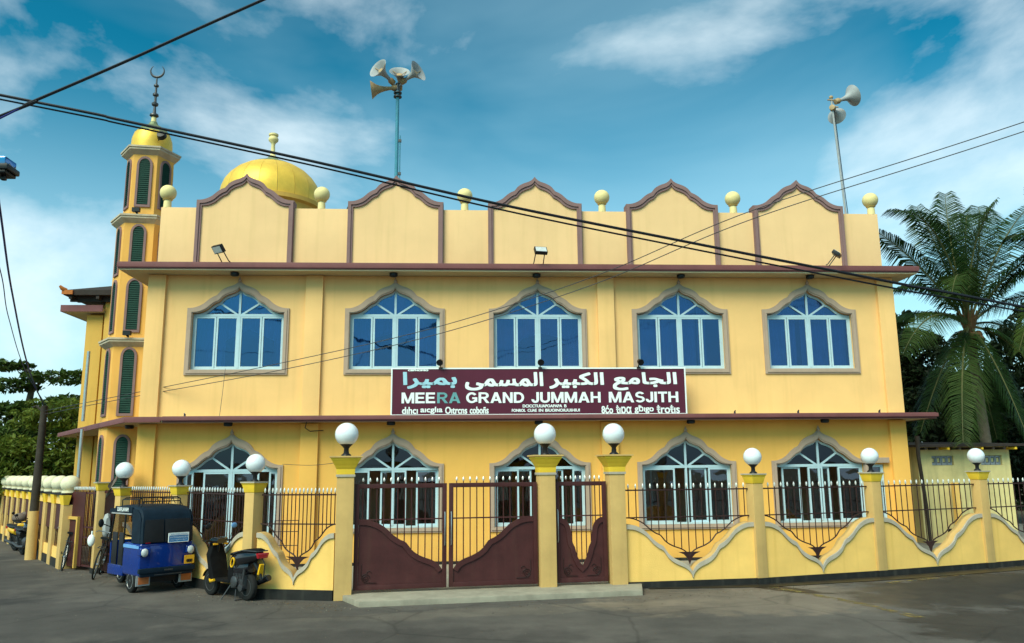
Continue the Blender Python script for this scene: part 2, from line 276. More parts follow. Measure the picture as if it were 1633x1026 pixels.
# ------------------------------------------------------------------ mesh builder
class MB:
    def __init__(s): s.v = []; s.f = []; s.fm = []; s.mi = 0
    def add(s, vs, fs, T=None):
        k = len(s.v)
        s.v += [tuple(T @ Vector(p)) if T else tuple(p) for p in vs]
        s.f += [tuple(i + k for i in f) for f in fs]; s.fm += [s.mi] * len(fs)
        return s
    def box(s, x0, x1, y0, y1, z0, z1, T=None):
        v = [(x, y, z) for z in (z0, z1) for y in (y0, y1) for x in (x0, x1)]
        return s.add(v, [(0, 2, 3, 1), (4, 5, 7, 6), (0, 1, 5, 4), (2, 6, 7, 3), (0, 4, 6, 2), (1, 3, 7, 5)], T)
    def frustum(s, a, b, z0, z1, T=None, a2=None, b2=None):
        a2 = a2 or a; b2 = b2 or b
        v = [(-a, -a2, z0), (a, -a2, z0), (a, a2, z0), (-a, a2, z0), (-b, -b2, z1), (b, -b2, z1), (b, b2, z1), (-b, b2, z1)]
        return s.add(v, [(3, 2, 1, 0), (4, 5, 6, 7), (0, 1, 5, 4), (1, 2, 6, 5), (2, 3, 7, 6), (3, 0, 4, 7)], T)
    def prism(s, poly, y0, y1, T=None):                 # poly in x,z ; extruded along y
        n = len(poly)
        ar = sum(poly[i][0] * poly[(i + 1) % n][1] - poly[(i + 1) % n][0] * poly[i][1] for i in range(n))
        if ar < 0: poly = poly[::-1]
        v = [(x, y0, z) for x, z in poly] + [(x, y1, z) for x, z in poly]
        f = [tuple(range(n)), tuple(range(2 * n - 1, n - 1, -1))] + [(i, i + n, (i + 1) % n + n, (i + 1) % n) for i in range(n)]
        return s.add(v, f, T)
    def plan(s, poly, z0, z1, T=None):                  # poly in x,y ; extruded along z
        n = len(poly)
        ar = sum(poly[i][0] * poly[(i + 1) % n][1] - poly[(i + 1) % n][0] * poly[i][1] for i in range(n))
        if ar < 0: poly = poly[::-1]
        v = [(x, y, z0) for x, y in poly] + [(x, y, z1) for x, y in poly]
        f = [tuple(range(n - 1, -1, -1)), tuple(range(n, 2 * n))] + [(i, (i + 1) % n, (i + 1) % n + n, i + n) for i in range(n)]
        return s.add(v, f, T)
    def ring(s, A, B, y0, y1, closed=True, T=None):     # strip between two x,z polylines, extruded along y
        n = len(A); v = [(x, y0, z) for x, z in A] + [(x, y0, z) for x, z in B] + [(x, y1, z) for x, z in A] + [(x, y1, z) for x, z in B]
        f = []
        for i in range(n if closed else n - 1):
            j = (i + 1) % n
            f += [(i, i + n, j + n, j), (i + 2 * n, j + 2 * n, j + 3 * n, i + 3 * n), (i, j, j + 2 * n, i + 2 * n), (i + n, i + 3 * n, j + 3 * n, j + n)]
        if not closed: f += [(0, 2 * n, 3 * n, n), (n - 1, 2 * n - 1, 4 * n - 1, 3 * n - 1)]
        return s.add(v, f, T)
    def tube(s, pts, r, n=8, T=None, cap=True):
        pts = [Vector(p) for p in pts]; rs = r if isinstance(r, (list, tuple)) else [r] * len(pts)
        vs, fs = [], []; up = None
        for i, p in enumerate(pts):
            t = (pts[min(i + 1, len(pts) - 1)] - pts[max(i - 1, 0)]).normalized()
            if up is None: up = Vector((0, 0, 1)) if abs(t.z) < 0.9 else Vector((0, 1, 0))
            a = t.cross(up); a = a.normalized() if a.length > 1e-6 else t.orthogonal().normalized()
            b = a.cross(t).normalized(); up = b
            vs += [p + (a * math.cos(2 * math.pi * k / n) + b * math.sin(2 * math.pi * k / n)) * rs[i] for k in range(n)]
        for i in range(len(pts) - 1):
            for k in range(n):
                fs.append((i * n + k, i * n + (k + 1) % n, (i + 1) * n + (k + 1) % n, (i + 1) * n + k))
        if cap: fs += [tuple(range(n - 1, -1, -1)), tuple(range((len(pts) - 1) * n, len(pts) * n))]
        return s.add(vs, fs, T)
    def lathe(s, prof, n=24, T=None):
        vs = [(r * math.cos(2 * math.pi * k / n), r * math.sin(2 * math.pi * k / n), z) for r, z in prof for k in range(n)]
        fs = [(i * n + k, i * n + (k + 1) % n, (i + 1) * n + (k + 1) % n, (i + 1) * n + k) for i in range(len(prof) - 1) for k in range(n)]
        fs += [tuple(range(n - 1, -1, -1)), tuple(range((len(prof) - 1) * n, len(prof) * n))]
        return s.add(vs, fs, T)
    def ball(s, c, r, n=20, m=12, sc=(1, 1, 1), T=None):
        pr = [(max(r * math.sin(math.pi * i / m), 1e-4), -r * math.cos(math.pi * i / m)) for i in range(m + 1)]
        t = Matrix.Translation(c) @ Matrix.Diagonal((*sc, 1))
        return s.lathe(pr, n, T @ t if T else t)
    def build(s, name, mats, parent=None, smooth=40, bevel=0, seg=2, loc=None, rot=None):
        me = bpy.data.meshes.new(name); me.from_pydata(s.v, [], s.f)
        for m in (mats if isinstance(mats, (list, tuple)) else [mats]): me.materials.append(m)
        if any(s.fm): me.polygons.foreach_set('material_index', s.fm)
        if bevel:
            bm = bmesh.new(); bm.from_mesh(me)
            bmesh.ops.recalc_face_normals(bm, faces=bm.faces)
            ed = [e for e in bm.edges if len(e.link_faces) == 2 and e.calc_face_angle(0) > R(30)]
            bmesh.ops.bevel(bm, geom=ed, offset=bevel, segments=seg, affect='EDGES', clamp_overlap=True, profile=0.7)
            bm.to_mesh(me); bm.free()
        if smooth:
            me.polygons.foreach_set('use_smooth', [True] * len(me.polygons)); me.set_sharp_from_angle(angle=R(smooth))
        me.update()
        o = bpy.data.objects.new(name, me); COL.objects.link(o)
        if parent: o.parent = parent
        if loc: o.location = loc
        if rot: o.rotation_euler = rot
        return o

def tag(o, label=None, cat=None, group=None, kind=None):
    if label: o['label'] = label
    if cat: o['category'] = cat
    if group: o['group'] = group
    if kind or cat: o['kind'] = kind or 'thing'
    return o
def thing(name, label, cat, loc=(0, 0, 0), rotz=0.0, group=None):
    o = bpy.data.objects.new(name, None); COL.objects.link(o); o.empty_display_size = 0.2
    o.location = loc; o.rotation_euler = (0, 0, rotz)
    return tag(o, label, cat, group)
def copy_tree(o, parent=None, **kw):
    c = o.copy(); COL.objects.link(c)
    if parent: c.parent = parent
    for ch in list(o.children): copy_tree(ch, c)
    return c
def copy_thing(o, label, loc, rotz=0.0, group=None):
    c = copy_tree(o); c.location = loc; c.rotation_euler = (0, 0, rotz); c['label'] = label
    if group: c['group'] = group
    return c
def structure(o): return tag(o, kind='structure')
def text_mesh(name, body, m, parent, width, height, T, bold=0.0, depth=0.004, keep=False):
    """flat lettering; bold > 0 stacks shifted copies (metres) to thicken the strokes."""
    c = bpy.data.curves.new(name, 'FONT'); c.body = body; c.resolution_u = 4
    t = bpy.data.objects.new(name, c); COL.objects.link(t); bpy.context.view_layer.update()
    src = bpy.data.meshes.new_from_object(t.evaluated_get(bpy.context.evaluated_depsgraph_get()))
    bpy.data.objects.remove(t); bpy.data.curves.remove(c)
    xs = [v.co.x for v in src.vertices]; ys = [v.co.y for v in src.vertices]
    x0, x1, y0, y1 = min(xs), max(xs), min(ys), max(ys)
    b = MB(); sh = [(0, 0)] if not bold else [(dx * bold, dz * bold * .8) for dx in (-1, -.5, 0, .5, 1) for dz in (-1, 0, 1)]
    W_, H_ = width - 2 * bold, height - 1.6 * bold
    fs = [tuple(p.vertices) for p in src.polygons]
    for k, (dx, dz) in enumerate(sh):
        b.add([(bold + dx + (v.co.x - x0) / (x1 - x0) * W_, -depth - k * .0003, bold * .8 + dz + (v.co.y - y0) / (y1 - y0) * H_) for v in src.vertices], fs, T)
    bpy.data.meshes.remove(src)
    return b.build(name, m, parent, smooth=0)

def _rc(x0, x1, y0, y1): return [(x0, y0), (x1, y0), (x1, y1), (x0, y1)]
def _arc(cx, cy, rx, ry, a0, a1, tx=.21, ty=.19, n=18):
    A = [R(a0 + (a1 - a0) * k / n) for k in range(n + 1)]
    o = [(cx + rx * math.cos(a), cy + ry * math.sin(a)) for a in A]; i = [(cx + (rx - tx) * math.cos(a), cy + (ry - ty) * math.sin(a)) for a in A]
    return [[o[k], o[k + 1], i[k + 1], i[k]] for k in range(n)]
GL = {
 'M': (1.0, [_rc(0, .2, 0, 1), _rc(.8, 1, 0, 1), [(.0, 1), (.26, 1), (.585, 0), (.415, 0)], [(1, 1), (.74, 1), (.415, 0), (.585, 0)]]),
 'E': (.74, [_rc(0, .21, 0, 1), _rc(0, .72, .81, 1), _rc(0, .67, .42, .60), _rc(0, .74, 0, .19)]),
 'R': (.86, [_rc(0, .21, 0, 1), _rc(.1, .46, .82, 1), _rc(.1, .46, .40, .57), [(.34, .42), (.58, .42), (.88, 0), (.62, 0)]] + _arc(.46, .70, .36, .30, -90, 90, .21, .175)),
 'A': (.92, [[(0, 0), (.23, 0), (.58, 1), (.34, 1)], [(.92, 0), (.69, 0), (.34, 1), (.58, 1)], _rc(.2, .72, .20, .37)]),
 'G': (.92, [_rc(.50, .90, .37, .54), _rc(.70, .90, .12, .54)] + _arc(.46, .5, .46, .51, 38, 328)),
 'N': (.80, [_rc(0, .2, 0, 1), _rc(.6, .8, 0, 1), [(0, 1), (.22, 1), (.8, 0), (.58, 0)]]),
 'D': (.84, [_rc(0, .21, 0, 1), _rc(.1, .38, .81, 1), _rc(.1, .38, 0, .19)] + _arc(.38, .5, .46, .5, -90, 90)),
 'J': (.60, [_rc(.39, .6, .28, 1)] + _arc(.30, .29, .30, .30, 170, 360, .21, .19)),
 'U': (.80, [_rc(0, .21, .34, 1), _rc(.59, .8, .34, 1)] + _arc(.4, .36, .4, .37, 180, 360)),
 'H': (.80, [_rc(0, .21, 0, 1), _rc(.59, .8, 0, 1), _rc(.1, .7, .41, .60)]),
 'I': (.21, [_rc(0, .21, 0, 1)]), 'T': (.74, [_rc(0, .74, .81, 1), _rc(.265, .475, 0, 1)]),
 'S': (.76, _arc(.38, .715, .36, .295, 20, 270, .2, .18) + _arc(.38, .29, .38, .30, -155, 90, .2, .18))}
def block_word(txt, m, parent, width, height, T):
    tot = sum(GL[c][0] for c in txt) + .085 * (len(txt) - 1); sx = width / tot; x = 0; b = MB(); q = 0
    for c in txt:
        for p in GL[c][1]:
            if sum(p[i][0] * p[(i + 1) % len(p)][1] - p[(i + 1) % len(p)][0] * p[i][1] for i in range(len(p))) < 0: p = p[::-1]
            b.add([((x + u) * sx, -.004 - .0002 * (q % 40), v * height) for u, v in p], [tuple(range(len(p)))], T); q += 1
        x += GL[c][0] + .085
    return b.build('lettering', m, parent, smooth=0)

# multifoil ogee curve, u,v from shoulder (0,0) to apex (1,1)
_OG = [(0, 0), (.10, .008), (.20, .055), (.31, .155), (.41, .31), (.50, .41), (.565, .46), (.63, .60), (.70, .69), (.78, .755), (.865, .805), (.93, .865), (.97, .93), (1, 1)]
def _cr(P, sub=2):
    out = []
    for i in range(len(P) - 1):
        a, b, c, d = P[max(i - 1, 0)], P[i], P[i + 1], P[min(i + 2, len(P) - 1)]
        for k in range(sub):
            t = k / sub
            out.append(tuple(0.5 * (2 * b[j] + (c[j] - a[j]) * t + (2 * a[j] - 5 * b[j] + 4 * c[j] - d[j]) * t * t + (3 * b[j] - a[j] - 3 * c[j] + d[j]) * t ** 3) for j in (0, 1)))
    return out + [P[-1]]
OG = _cr(_OG); NCUSP = 12           # index of the cusp on OG (6th control point * 2)
def half(cx, hw, zs, za, side): return [(cx + side * hw * (1 - u), zs + (za - zs) * v) for u, v in OG]
def arch(cx, hw, zb, zs, za):       # closed polygon, anticlockwise seen from -y
    r = half(cx, hw, zs, za, 1); l = half(cx, hw, zs, za, -1)
    return [(cx - hw, zb), (cx + hw, zb)] + r + l[::-1][1:]
def arch_open(cx, hw, zb, zs, za):
    r = half(cx, hw, zs, za, 1); l = half(cx, hw, zs, za, -1)
    return [(cx + hw, zb)] + r + l[::-1][1:] + [(cx - hw, zb)]
def bay(mb, x0, x1, z0, z1, y0, y1, cx, hw, zb, zs, za):
    for s, xe in ((1, x1), (-1, x0)):
        h = half(cx, hw, zs, za, s)
        mb.prism([(xe, z0), (cx, z0), (cx, zb), (cx + s * hw, zb)] + h + [(cx, z1), (xe, z1)], y0, y1)

# ------------------------------------------------------------------ ground
def polysheet(name, poly, z, m):
    b = MB(); b.add([(x, y, z) for x, y in poly], [tuple(range(len(poly)))]); return structure(b.build(name, m, smooth=0))
g = MB(); S = 60; N = 40
polysheet('ground', [(-1500, -1500), (1500, -1500), (1500, 1500), (-1500, 1500)], -0.012, M['soil'])
polysheet('road', [(-60, -30), (60, -30), (60, 27), (-8, 27), (-52, 92), (-90, 92)], 0.0, M['asphalt'])
def blob(cx, cy, rx, ry, rot, n=48, rough=0.3, seed=1):
    rd = random.Random(seed); ph = [rd.uniform(0, 6.28) for _ in range(6)]; out = []
    for k in range(n):
        a = 2 * math.pi * k / n; q = 1 + rough * sum(math.sin((j + 2) * a + ph[j]) / (j + 1.5) for j in range(6)) * 0.6
        x, y = rx * q * math.cos(a), ry * q * math.sin(a)
        out.append((cx + x * math.cos(rot) - y * math.sin(rot), cy + x * math.sin(rot) + y * math.cos(rot)))
    return out
def ribbon(pts, w, wob, seed):
    rd = random.Random(seed); L, Rr = [], []
    for i in range(len(pts)):
        a = Vector(pts[max(i - 1, 0)]); b = Vector(pts[min(i + 1, len(pts) - 1)]); t = (b - a).normalized(); nn = Vector((-t.y, t.x))
        p = Vector(pts[i]); L.append(tuple(p + nn * (w / 2 + rd.uniform(-wob, wob)))); Rr.append(tuple(p - nn * (w / 2 + rd.uniform(-wob, wob))))
    return L + Rr[::-1]
polysheet('drain', [(3.75, 17.25), (6.24, 17.36), (9.3, 18.22), (12.55, 19.3), (15.9, 20.6), (16.0, 20.2), (12.75, 18.85), (9.45, 17.75), (6.3, 16.98), (3.78, 16.98)], 0.012, M['damp'])
polysheet('road_line', ribbon([(6.2 + .09 * k - .0016 * k * k, 17.15 - .2 * k) for k in range(20)], 0.20, 0.03, 4), 0.006, M['roadyellow'])
polysheet('road_line', ribbon([(8.9 + .3 * k, 17.25 + .155 * k) for k in range(16)], 0.22, 0.04, 6), 0.006, M['roadyellow'])
b = MB(); b.plan([(-2.6, 16.9), (3.4, 17.5), (6.2, 17.7), (9.3, 18.6), (12.5, 19.7), (16, 21.2), (24, 26), (20, 44), (-26, 46), (-17.9, 34.2), (-10.4, 23.2), (-8.3, 21.2), (-6.35, 19.55), (-4.1, 17.02)], -0.2, 0.075)
structure(b.build('courtyard', M['court'], smooth=0))
b = MB(); b.plan([(-1.86, 15.42), (3.46, 16.22), (3.7, 17.42), (-2.3, 17.0), (-2.42, 16.55)], -0.05, 0.10)
structure(b.build('step', M['concrete'], bevel=0.02))

rd0 = random.Random(77); b = MB()
def pebble(x, y, r):
    k = len(b.v); a0 = rd0.uniform(0, 6.28)
    ring = [(x + r * rd0.uniform(.7, 1.2) * math.cos(a0 + q * 1.257), y + r * rd0.uniform(.7, 1.2) * math.sin(a0 + q * 1.257), .002) for q in range(5)]
    b.v += ring + [(x + rd0.uniform(-.3, .3) * r, y + rd0.uniform(-.3, .3) * r, r * rd0.uniform(.5, .9))]
    for q in range(5): b.f.append((k + q, k + (q + 1) % 5, k + 5)); b.fm.append(rd0.choice((0, 1, 1, 2, 2)))
EDGE = [(-10.6, 22.6), (-8.3, 20.5), (-6.3, 18.9), (-4.2, 16.5), (-2.5, 16.0), (-1.9, 15.2), (3.5, 16.0), (6.2, 17.1), (9.3, 17.95), (12.6, 19.0), (16, 20.4)]
for k in range(1100):
    i = rd0.randrange(len(EDGE) - 1); t = rd0.random(); p, q = Vector(EDGE[i]), Vector(EDGE[i + 1]); c = p.lerp(q, t); nn = Vector(((q - p).y, -(q - p).x)).normalized()
    o = abs(rd0.gauss(0, .32)) + .02
    pebble(c.x + nn.x * o, c.y + nn.y * o, rd0.uniform(.005, .016))
for k in range(500): pebble(rd0.uniform(-10, 13), rd0.uniform(11.5, 17), rd0.uniform(.004, .012))
M['leaflitter'] = mat('dry_leaf', (0.14, 0.08, 0.03), 0.9, 0.3, 9)
o = b.build('gravel', [M['concrete'], M['plinth'], M['leaflitter']], smooth=0); tag(o, 'loose grit and dry leaf bits along the road edge', 'gravel', None, 'stuff')

# ------------------------------------------------------------------ mosque, origin on the facade plane
FY = 21.5
mosque = thing('mosque', 'two storey yellow mosque with arched windows and scalloped gable parapet', 'mosque', (0, FY, 0))
WC = [-5.92, -1.82, 2.0, 5.88, 9.48]
BX = [-8.25, -3.95, 0.09, 3.84, 7.70, 11.87]
w1, w2 = MB(), MB()
for i, cx in enumerate(WC):
    if i == 0: bay(w1, BX[0], BX[1], 0, 3.66, 0, .25, cx, 1.2, .12, 2.5, 3.2)
    elif i == 4:
        bay(w1, BX[4], 10.80, 0, 3.66, 0, .25, cx, 1.2, .95, 2.5, 3.2)
        w1.prism([(10.80, 0), (11.87, 0), (11.87, .95), (10.80, .95)], 0, .25); w1.prism([(11.22, .95), (11.87, .95), (11.87, 2.46), (11.22, 2.46)], 0, .25)
        w1.prism([(10.80, 2.46), (11.87, 2.46), (11.87, 3.66), (10.80, 3.66)], 0, .25)
    else: bay(w1, BX[i], BX[i + 1], 0, 3.66, 0, .25, cx, 1.2, .95, 2.5, 3.2)
    bay(w2, BX[i], BX[i + 1], 3.8, 7.56, 0, .25, cx, 1.2, 5.02, 6.55, 7.23)
w1.build('lower_wall', M['lower'], mosque, smooth=0); w2.build('upper_wall', M['upper'], mosque, smooth=0)
# sides, back and roof
b = MB()
for z0, z1 in ((0, 3.66), (3.8, 7.56)):
    b.box(-8.25, -8.0, .25, 9.5, z0, z1); b.box(11.62, 11.87, .25, 9.5, z0, z1); b.box(-8.25, 11.87, 9.5, 9.75, z0, z1)
b.build('side_wall', M['upper'], mosque, smooth=0)
for nm, x0, x1 in (('pilaster', -8.27, -7.82), ('pilaster', -4.18, -3.73), ('pilaster', 3.62, 4.07), ('pilaster', 11.44, 11.89)):
    b = MB(); b.box(x0, x1, -.10, .0 if abs(x0) < 8 and x1 < 11 else .4, .14, 3.63); b.build(nm, M['lower'], mosque, bevel=.008)
    b = MB(); b.box(x0, x1, -.10, .0 if abs(x0) < 8 and x1 < 11 else .4, 3.81, 7.555); b.build(nm, M['upper'], mosque, bevel=.008)
b = MB(); b.box(-8.3, 11.92, -.13, -.002, .0, .14); b.build('plinth', M['plinth'], mosque)
# rooms behind the glass
b = MB()
for z0, z1 in ((0.08, 3.62), (3.85, 7.52)):
    b.add([(-7.95, .3, z0), (11.6, .3, z0), (11.6, 4.2, z0), (-7.95, 4.2, z0), (-7.95, .3, z1), (11.6, .3, z1), (11.6, 4.2, z1), (-7.95, 4.2, z1)], [(0, 1, 2, 3), (4, 7, 6, 5), (3, 2, 6, 7), (0, 3, 7, 4), (1, 5, 6, 2)])
    b.mi = 1
b.build('room_shell', [M['inside'], M['insideblue']], mosque, smooth=0)
# upper cornice
b = MB(); b.box(-8.84, 12.34, -.57, 9.9, 7.565, 7.70); b.build('cornice', M['soffit'], mosque, smooth=0)
b = MB(); b.box(-8.87, 12.37, -.60, -.57, 7.60, 7.775); b.box(-8.89, 12.39, -.625, -.60, 7.63, 7.76); b.box(-8.87, -8.84, -.57, 9.9, 7.60, 7.775); b.box(12.34, 12.37, -.57, 9.9, 7.60, 7.775); b.box(-8.84, 12.34, -.57, -.1, 7.70, 7.772)
b.build('fascia', M['fascia'], mosque, bevel=.006)
# lower canopy and its gutter
b = MB(); b.plan([(-7.5, -.57), (12.44, -.57), (12.44, 3.0), (-7.5, 3.0)], 3.655, 3.74); b.plan([(-7.503, -.57), (-8.38, -.56), (-13.75, 7.4), (-12.9, 9.5), (-8.0, 9.5), (-8.0, .3), (-7.503, .3)], 3.655, 3.738)
b.build('canopy', M['soffit'], mosque, smooth=0)
b = MB(); b.box(-7.5, 12.47, -.60, -.57, 3.64, 3.80); b.box(-7.53, 12.49, -.66, -.60, 3.69, 3.785); b.box(12.44, 12.47, -.57, 3.0, 3.64, 3.80)
b.build('gutter', M['fascia'], mosque, bevel=.012)
b = MB()
def bar3(mb, p, q, w, z0, z1):
    p, q = Vector(p), Vector(q); t = (q - p).normalized(); n = Vector((-t.y, t.x)) * w / 2
    mb.plan([tuple(p + n), tuple(q + n), tuple(q - n), tuple(p - n)], z0, z1)
bar3(b, (-7.535, -.585), (-8.42, -.575), .05, 3.65, 3.79); bar3(b, (-8.40, -.58), (-11.04, 3.33), .06, 3.652, 3.79); bar3(b, (-11.05, 3.345), (-12.3, 5.2), .06, 3.652, 3.786); bar3(b, (-12.31, 5.215), (-13.8, 7.43), .06, 3.652, 3.782); bar3(b, (-13.78, 7.45), (-12.9, 9.55), .06, 3.652, 3.78)
b.build('gutter', M['fascia'], mosque, bevel=.008)
# parapet
b = MB(); b.box(-8.10, 11.68, -.02, .18, 7.78, 9.43); b.box(-8.10, -7.9, .18, 9.5, 7.78, 9.43); b.box(11.48, 11.68, .18, 9.5, 7.78, 9.43)
b.build('parapet', M['parapet'], mosque, bevel=.012)
b = MB(); b.box(-7.9, 11.5, .18, 9.7, 7.78, 7.86); b.build('roof', M['concrete'], mosque, smooth=0)
PC = [-5.86, -1.84, 1.96, 5.78, 9.36]
for cx in PC:
    b = MB(); b.prism(arch(cx, 1.25, 7.775, 9.57, 10.33), -.07, .21); gp = b.build('gable_panel', M['parapet'], mosque, smooth=0)
    b = MB(); b.ring(arch_open(cx, 1.29, 7.79, 9.62, 10.38), arch_open(cx, 1.15, 7.79, 9.46, 10.17), -.115, .23, False); b.ring(arch_open(cx, 1.275, 7.79, 9.60, 10.36), arch_open(cx, 1.20, 7.79, 9.52, 10.25), -.145, -.115, False)
    b.build('moulding', M['purple'], gp, smooth=30)
def finial_ball():
    b = MB(); b.lathe([(.105, 0), (.10, .18), (.085, .22), (.13, .24)], 16); b.ball((0, 0, .44), .215, 24, 14); return b
fb = None
for x in (-7.98, -3.87, .03, 3.85, 7.57, 11.56):
    if fb is None: fb = finial_ball().build('finial_ball', M['cream'], mosque, loc=(x, .08, 9.425))
    else:
        c = fb.copy(); COL.objects.link(c); c.location = (x, .08, 9.425)

# windows
def rect_ring(mb, x0, x1, z0, z1, w, y0, y1):
    mb.ring([(x0, z0), (x1, z0), (x1, z1), (x0, z1)], [(x0 + w, z0 + w), (x1 - w, z0 + w), (x1 - w, z1 - w), (x0 + w, z1 - w)], y0, y1)
def window(cx, zb, zs, za, oz, sashes, pane_m, arch_m, door=False, transom=None):
    """local origin at (cx, facade, 0)."""
    ob, osz, oa = oz
    b = MB()
    if door:
        b.ring(arch_open(0, 1.32, .14, osz, oa), arch_open(0, 1.185, .14, zs + .02, za - .01), -.04, .02, False); b.ring(arch_open(0, 1.27, .14, osz - .04, oa - .06), arch_open(0, 1.20, .14, zs + .04, za + .03), -.062, -.04, False)
    else:
        b.ring(arch(0, 1.32, ob, osz, oa), arch(0, 1.185, zb + .0, zs + .02, za - .01), -.04, .02); b.ring(arch(0, 1.27, ob + .04, osz - .04, oa - .06), arch(0, 1.205, zb - .02, zs + .04, za + .03), -.062, -.04)
    b.lathe([(.03, oa - .06), (.05, oa - .02), (.02, oa + .04), (.005, oa + .09)], 8, Matrix.Translation((0, -.05, 0)))
    win = b.build('window', M['stucco'], mosque, smooth=30, loc=(cx, 0, 0))
    tz = transom
    b = MB(); b.ring(arch(0, 1.195, zb, zs + .01, za), arch(0, 1.145, zb + .05, zs - .035, za - .065), .10, .17)
    b.box(-1.146, 1.146, .095, .165, tz - .035, tz + .035); b.box(-.028, .028, .092, .168, zb + .052, za - .08)
    rc = half(0, 1.15, zs, za - .06, 1)[NCUSP]
    for s in (-1, 1):
        d = Vector((s * rc[0], 0, rc[1])) - Vector((s * .06, 0, tz + .02)); L = d.length
        T = Matrix.Translation((s * .06, .13, tz + .02)) @ Matrix.Rotation(math.atan2(d.x, d.z), 4, 'Y')
        b.box(-.024, .024, -.032, .032, 0, L + .04, T)
    b.build('frame', M['white'], win, smooth=0)
    rr = half(0, 1.17, zs, za - .02, 1)
    k0 = next(i for i, p in enumerate(rr) if p[1] > tz) if rr[0][1] < tz else 0
    for s in (-1, 1):
        lo = [(p[0] * s, p[1]) for p in rr[k0:NCUSP + 1]]; hi = [(p[0] * s, p[1]) for p in rr[NCUSP:]]
        b = MB(); b.prism([(s * .03, tz)] + [(s * min(1.16, lo[0][0] * s + .02), tz)] + lo, .128, .134); b.build('pane', arch_m, win, smooth=0)
        b = MB(); b.prism([(s * .0, tz)] + hi, .127, .133); b.build('pane', arch_m, win, smooth=0)
    for (x0, x1, dy) in sashes:
        b = MB(); rect_ring(b, x0, x1, zb + .05, tz - .036, .045, .10 + dy, .15 + dy); sa = b.build('sash', M['white'], win, smooth=0)
        b = MB(); b.box(x0 + .04, x1 - .04, .122 + dy, .128 + dy, zb + .09, tz - .075); b.build('pane', pane_m, win, smooth=0)
    return win
US = [(-1.146, -.60, 0), (-.585, -.03, 0), (.03, .585, 0), (.60, 1.146, 0)]
uw = window(WC[0], 5.04, 6.52, 7.22, (4.90, 6.67, 7.43), US, M['glass_up'], M['glass_up'], transom=6.50)
_rp = random.Random(5)
for cx in WC[1:]:
    c = copy_tree(uw, mosque); c.location = (cx, 0, 0)
    for ch in c.children:
        if ch.name.startswith('pane'): ch.rotation_euler = (0, 0, _rp.uniform(-.010, .010))
GS = [[(-1.146, -.95, 0), (-.70, -.03, .0), (.03, .70, .0), (.95, 1.146, 0)],
      [(-1.146, -.60, 0), (-.32, .12, .05), (.0, .35, 0), (.60, 1.146, .05)],
      [(-1.146, -.55, 0), (-.80, -.22, .05), (.05, .62, .05), (.86, 1.146, 0)],
      [(-.95, -.55, .05), (-1.146, -.30, 0), (.10, .56, .05), (.60, 1.146, 0)],
      [(-1.0, -.50, .05), (-.30, .10, 0), (.02, .30, .05), (.52, 1.146, 0)]]
for i, cx in enumerate(WC):
    window(cx, .10 if i == 0 else .97, 2.47, 3.19, (.85, 2.58, 3.42), GS[i], M['glass_dn'], M['glass_arch'], door=(i == 0), transom=2.45)
b = MB(); rect_ring(b, 10.80, 11.22, .95, 2.46, .07, .05, .15); sw = b.build('side_window', M['white'], mosque, smooth=0)
b = MB(); b.box(10.86, 11.17, .09, .096, 1.0, 2.4); b.build('pane', M['glass_dn'], sw, smooth=0)
b = MB(); b.box(10.60, 11.34, -.105, .0, 2.50, 2.64); b.build('lintel', M['stucco'], mosque, bevel=.01)
# behind the upper glass: curtains, and dark cutouts standing in for reflected shapes
def curtain(x0, x1, m, y=.34, z0=4.95, z1=7.1):
    n = max(6, int((x1 - x0) * 40)); vs = []
    for k in range(n + 1):
        x = x0 + (x1 - x0) * k / n; yy = y + .03 * math.sin(k * 1.45) + .012 * math.sin(k * .61); vs += [(x, yy, z0), (x, yy, z1)]
    b = MB(); b.add(vs, [(2 * k, 2 * k + 2, 2 * k + 3, 2 * k + 1) for k in range(n)]); return b.build('curtain', m, mosque)
M['bluecurtain'] = mat('blue_curtain', (0.55, 0.70, 0.86), 0.9, 0.25, 1.5); M['navy'] = mat('dark_reflection_shape', (0.012, 0.014, 0.03), 0.8, 0.2, 2)
curtain(6.42, 6.66, M['curtain'], .30); curtain(4.7, 5.9, M['bluecurtain']); curtain(5.95, 6.4, M['bluecurtain'], .40)
curtain(8.35, 9.2, M['bluecurtain']); curtain(9.35, 10.6, M['bluecurtain'], .36); curtain(.7, 3.3, M['bluecurtain'], .62); curtain(-3.1, -.5, M['bluecurtain'], .62); curtain(-7.2, -4.6, M['bluecurtain'], .62)  # full-width ones added as pale backing so the dark cutouts show
for pts in ([(-6.3, 5.0), (-5.05, 5.0), (-5.05, 5.85), (-5.7, 6.15), (-6.3, 5.85)], [(-2.55, 5.0), (-1.4, 5.0), (-1.35, 5.55), (-1.42, 5.85), (-1.9, 6.05), (-2.5, 5.9)], [(1.5, 5.0), (2.65, 5.0), (2.75, 5.75), (2.55, 5.95), (2.1, 6.05), (1.6, 5.9), (1.42, 5.7)]):
    b = MB(); b.prism(pts, .30, .36); b.build('reflection_cutout', M['navy'], mosque, smooth=0)
b = MB(); b.tube([(-3.95, -.5, 3.66), (-4.0, -.45, 3.5), (-3.9, -.3, 3.42), (-3.6, -.1, 3.45)], .012, 6); b.build('loose_cable', M['cable'], mosque)

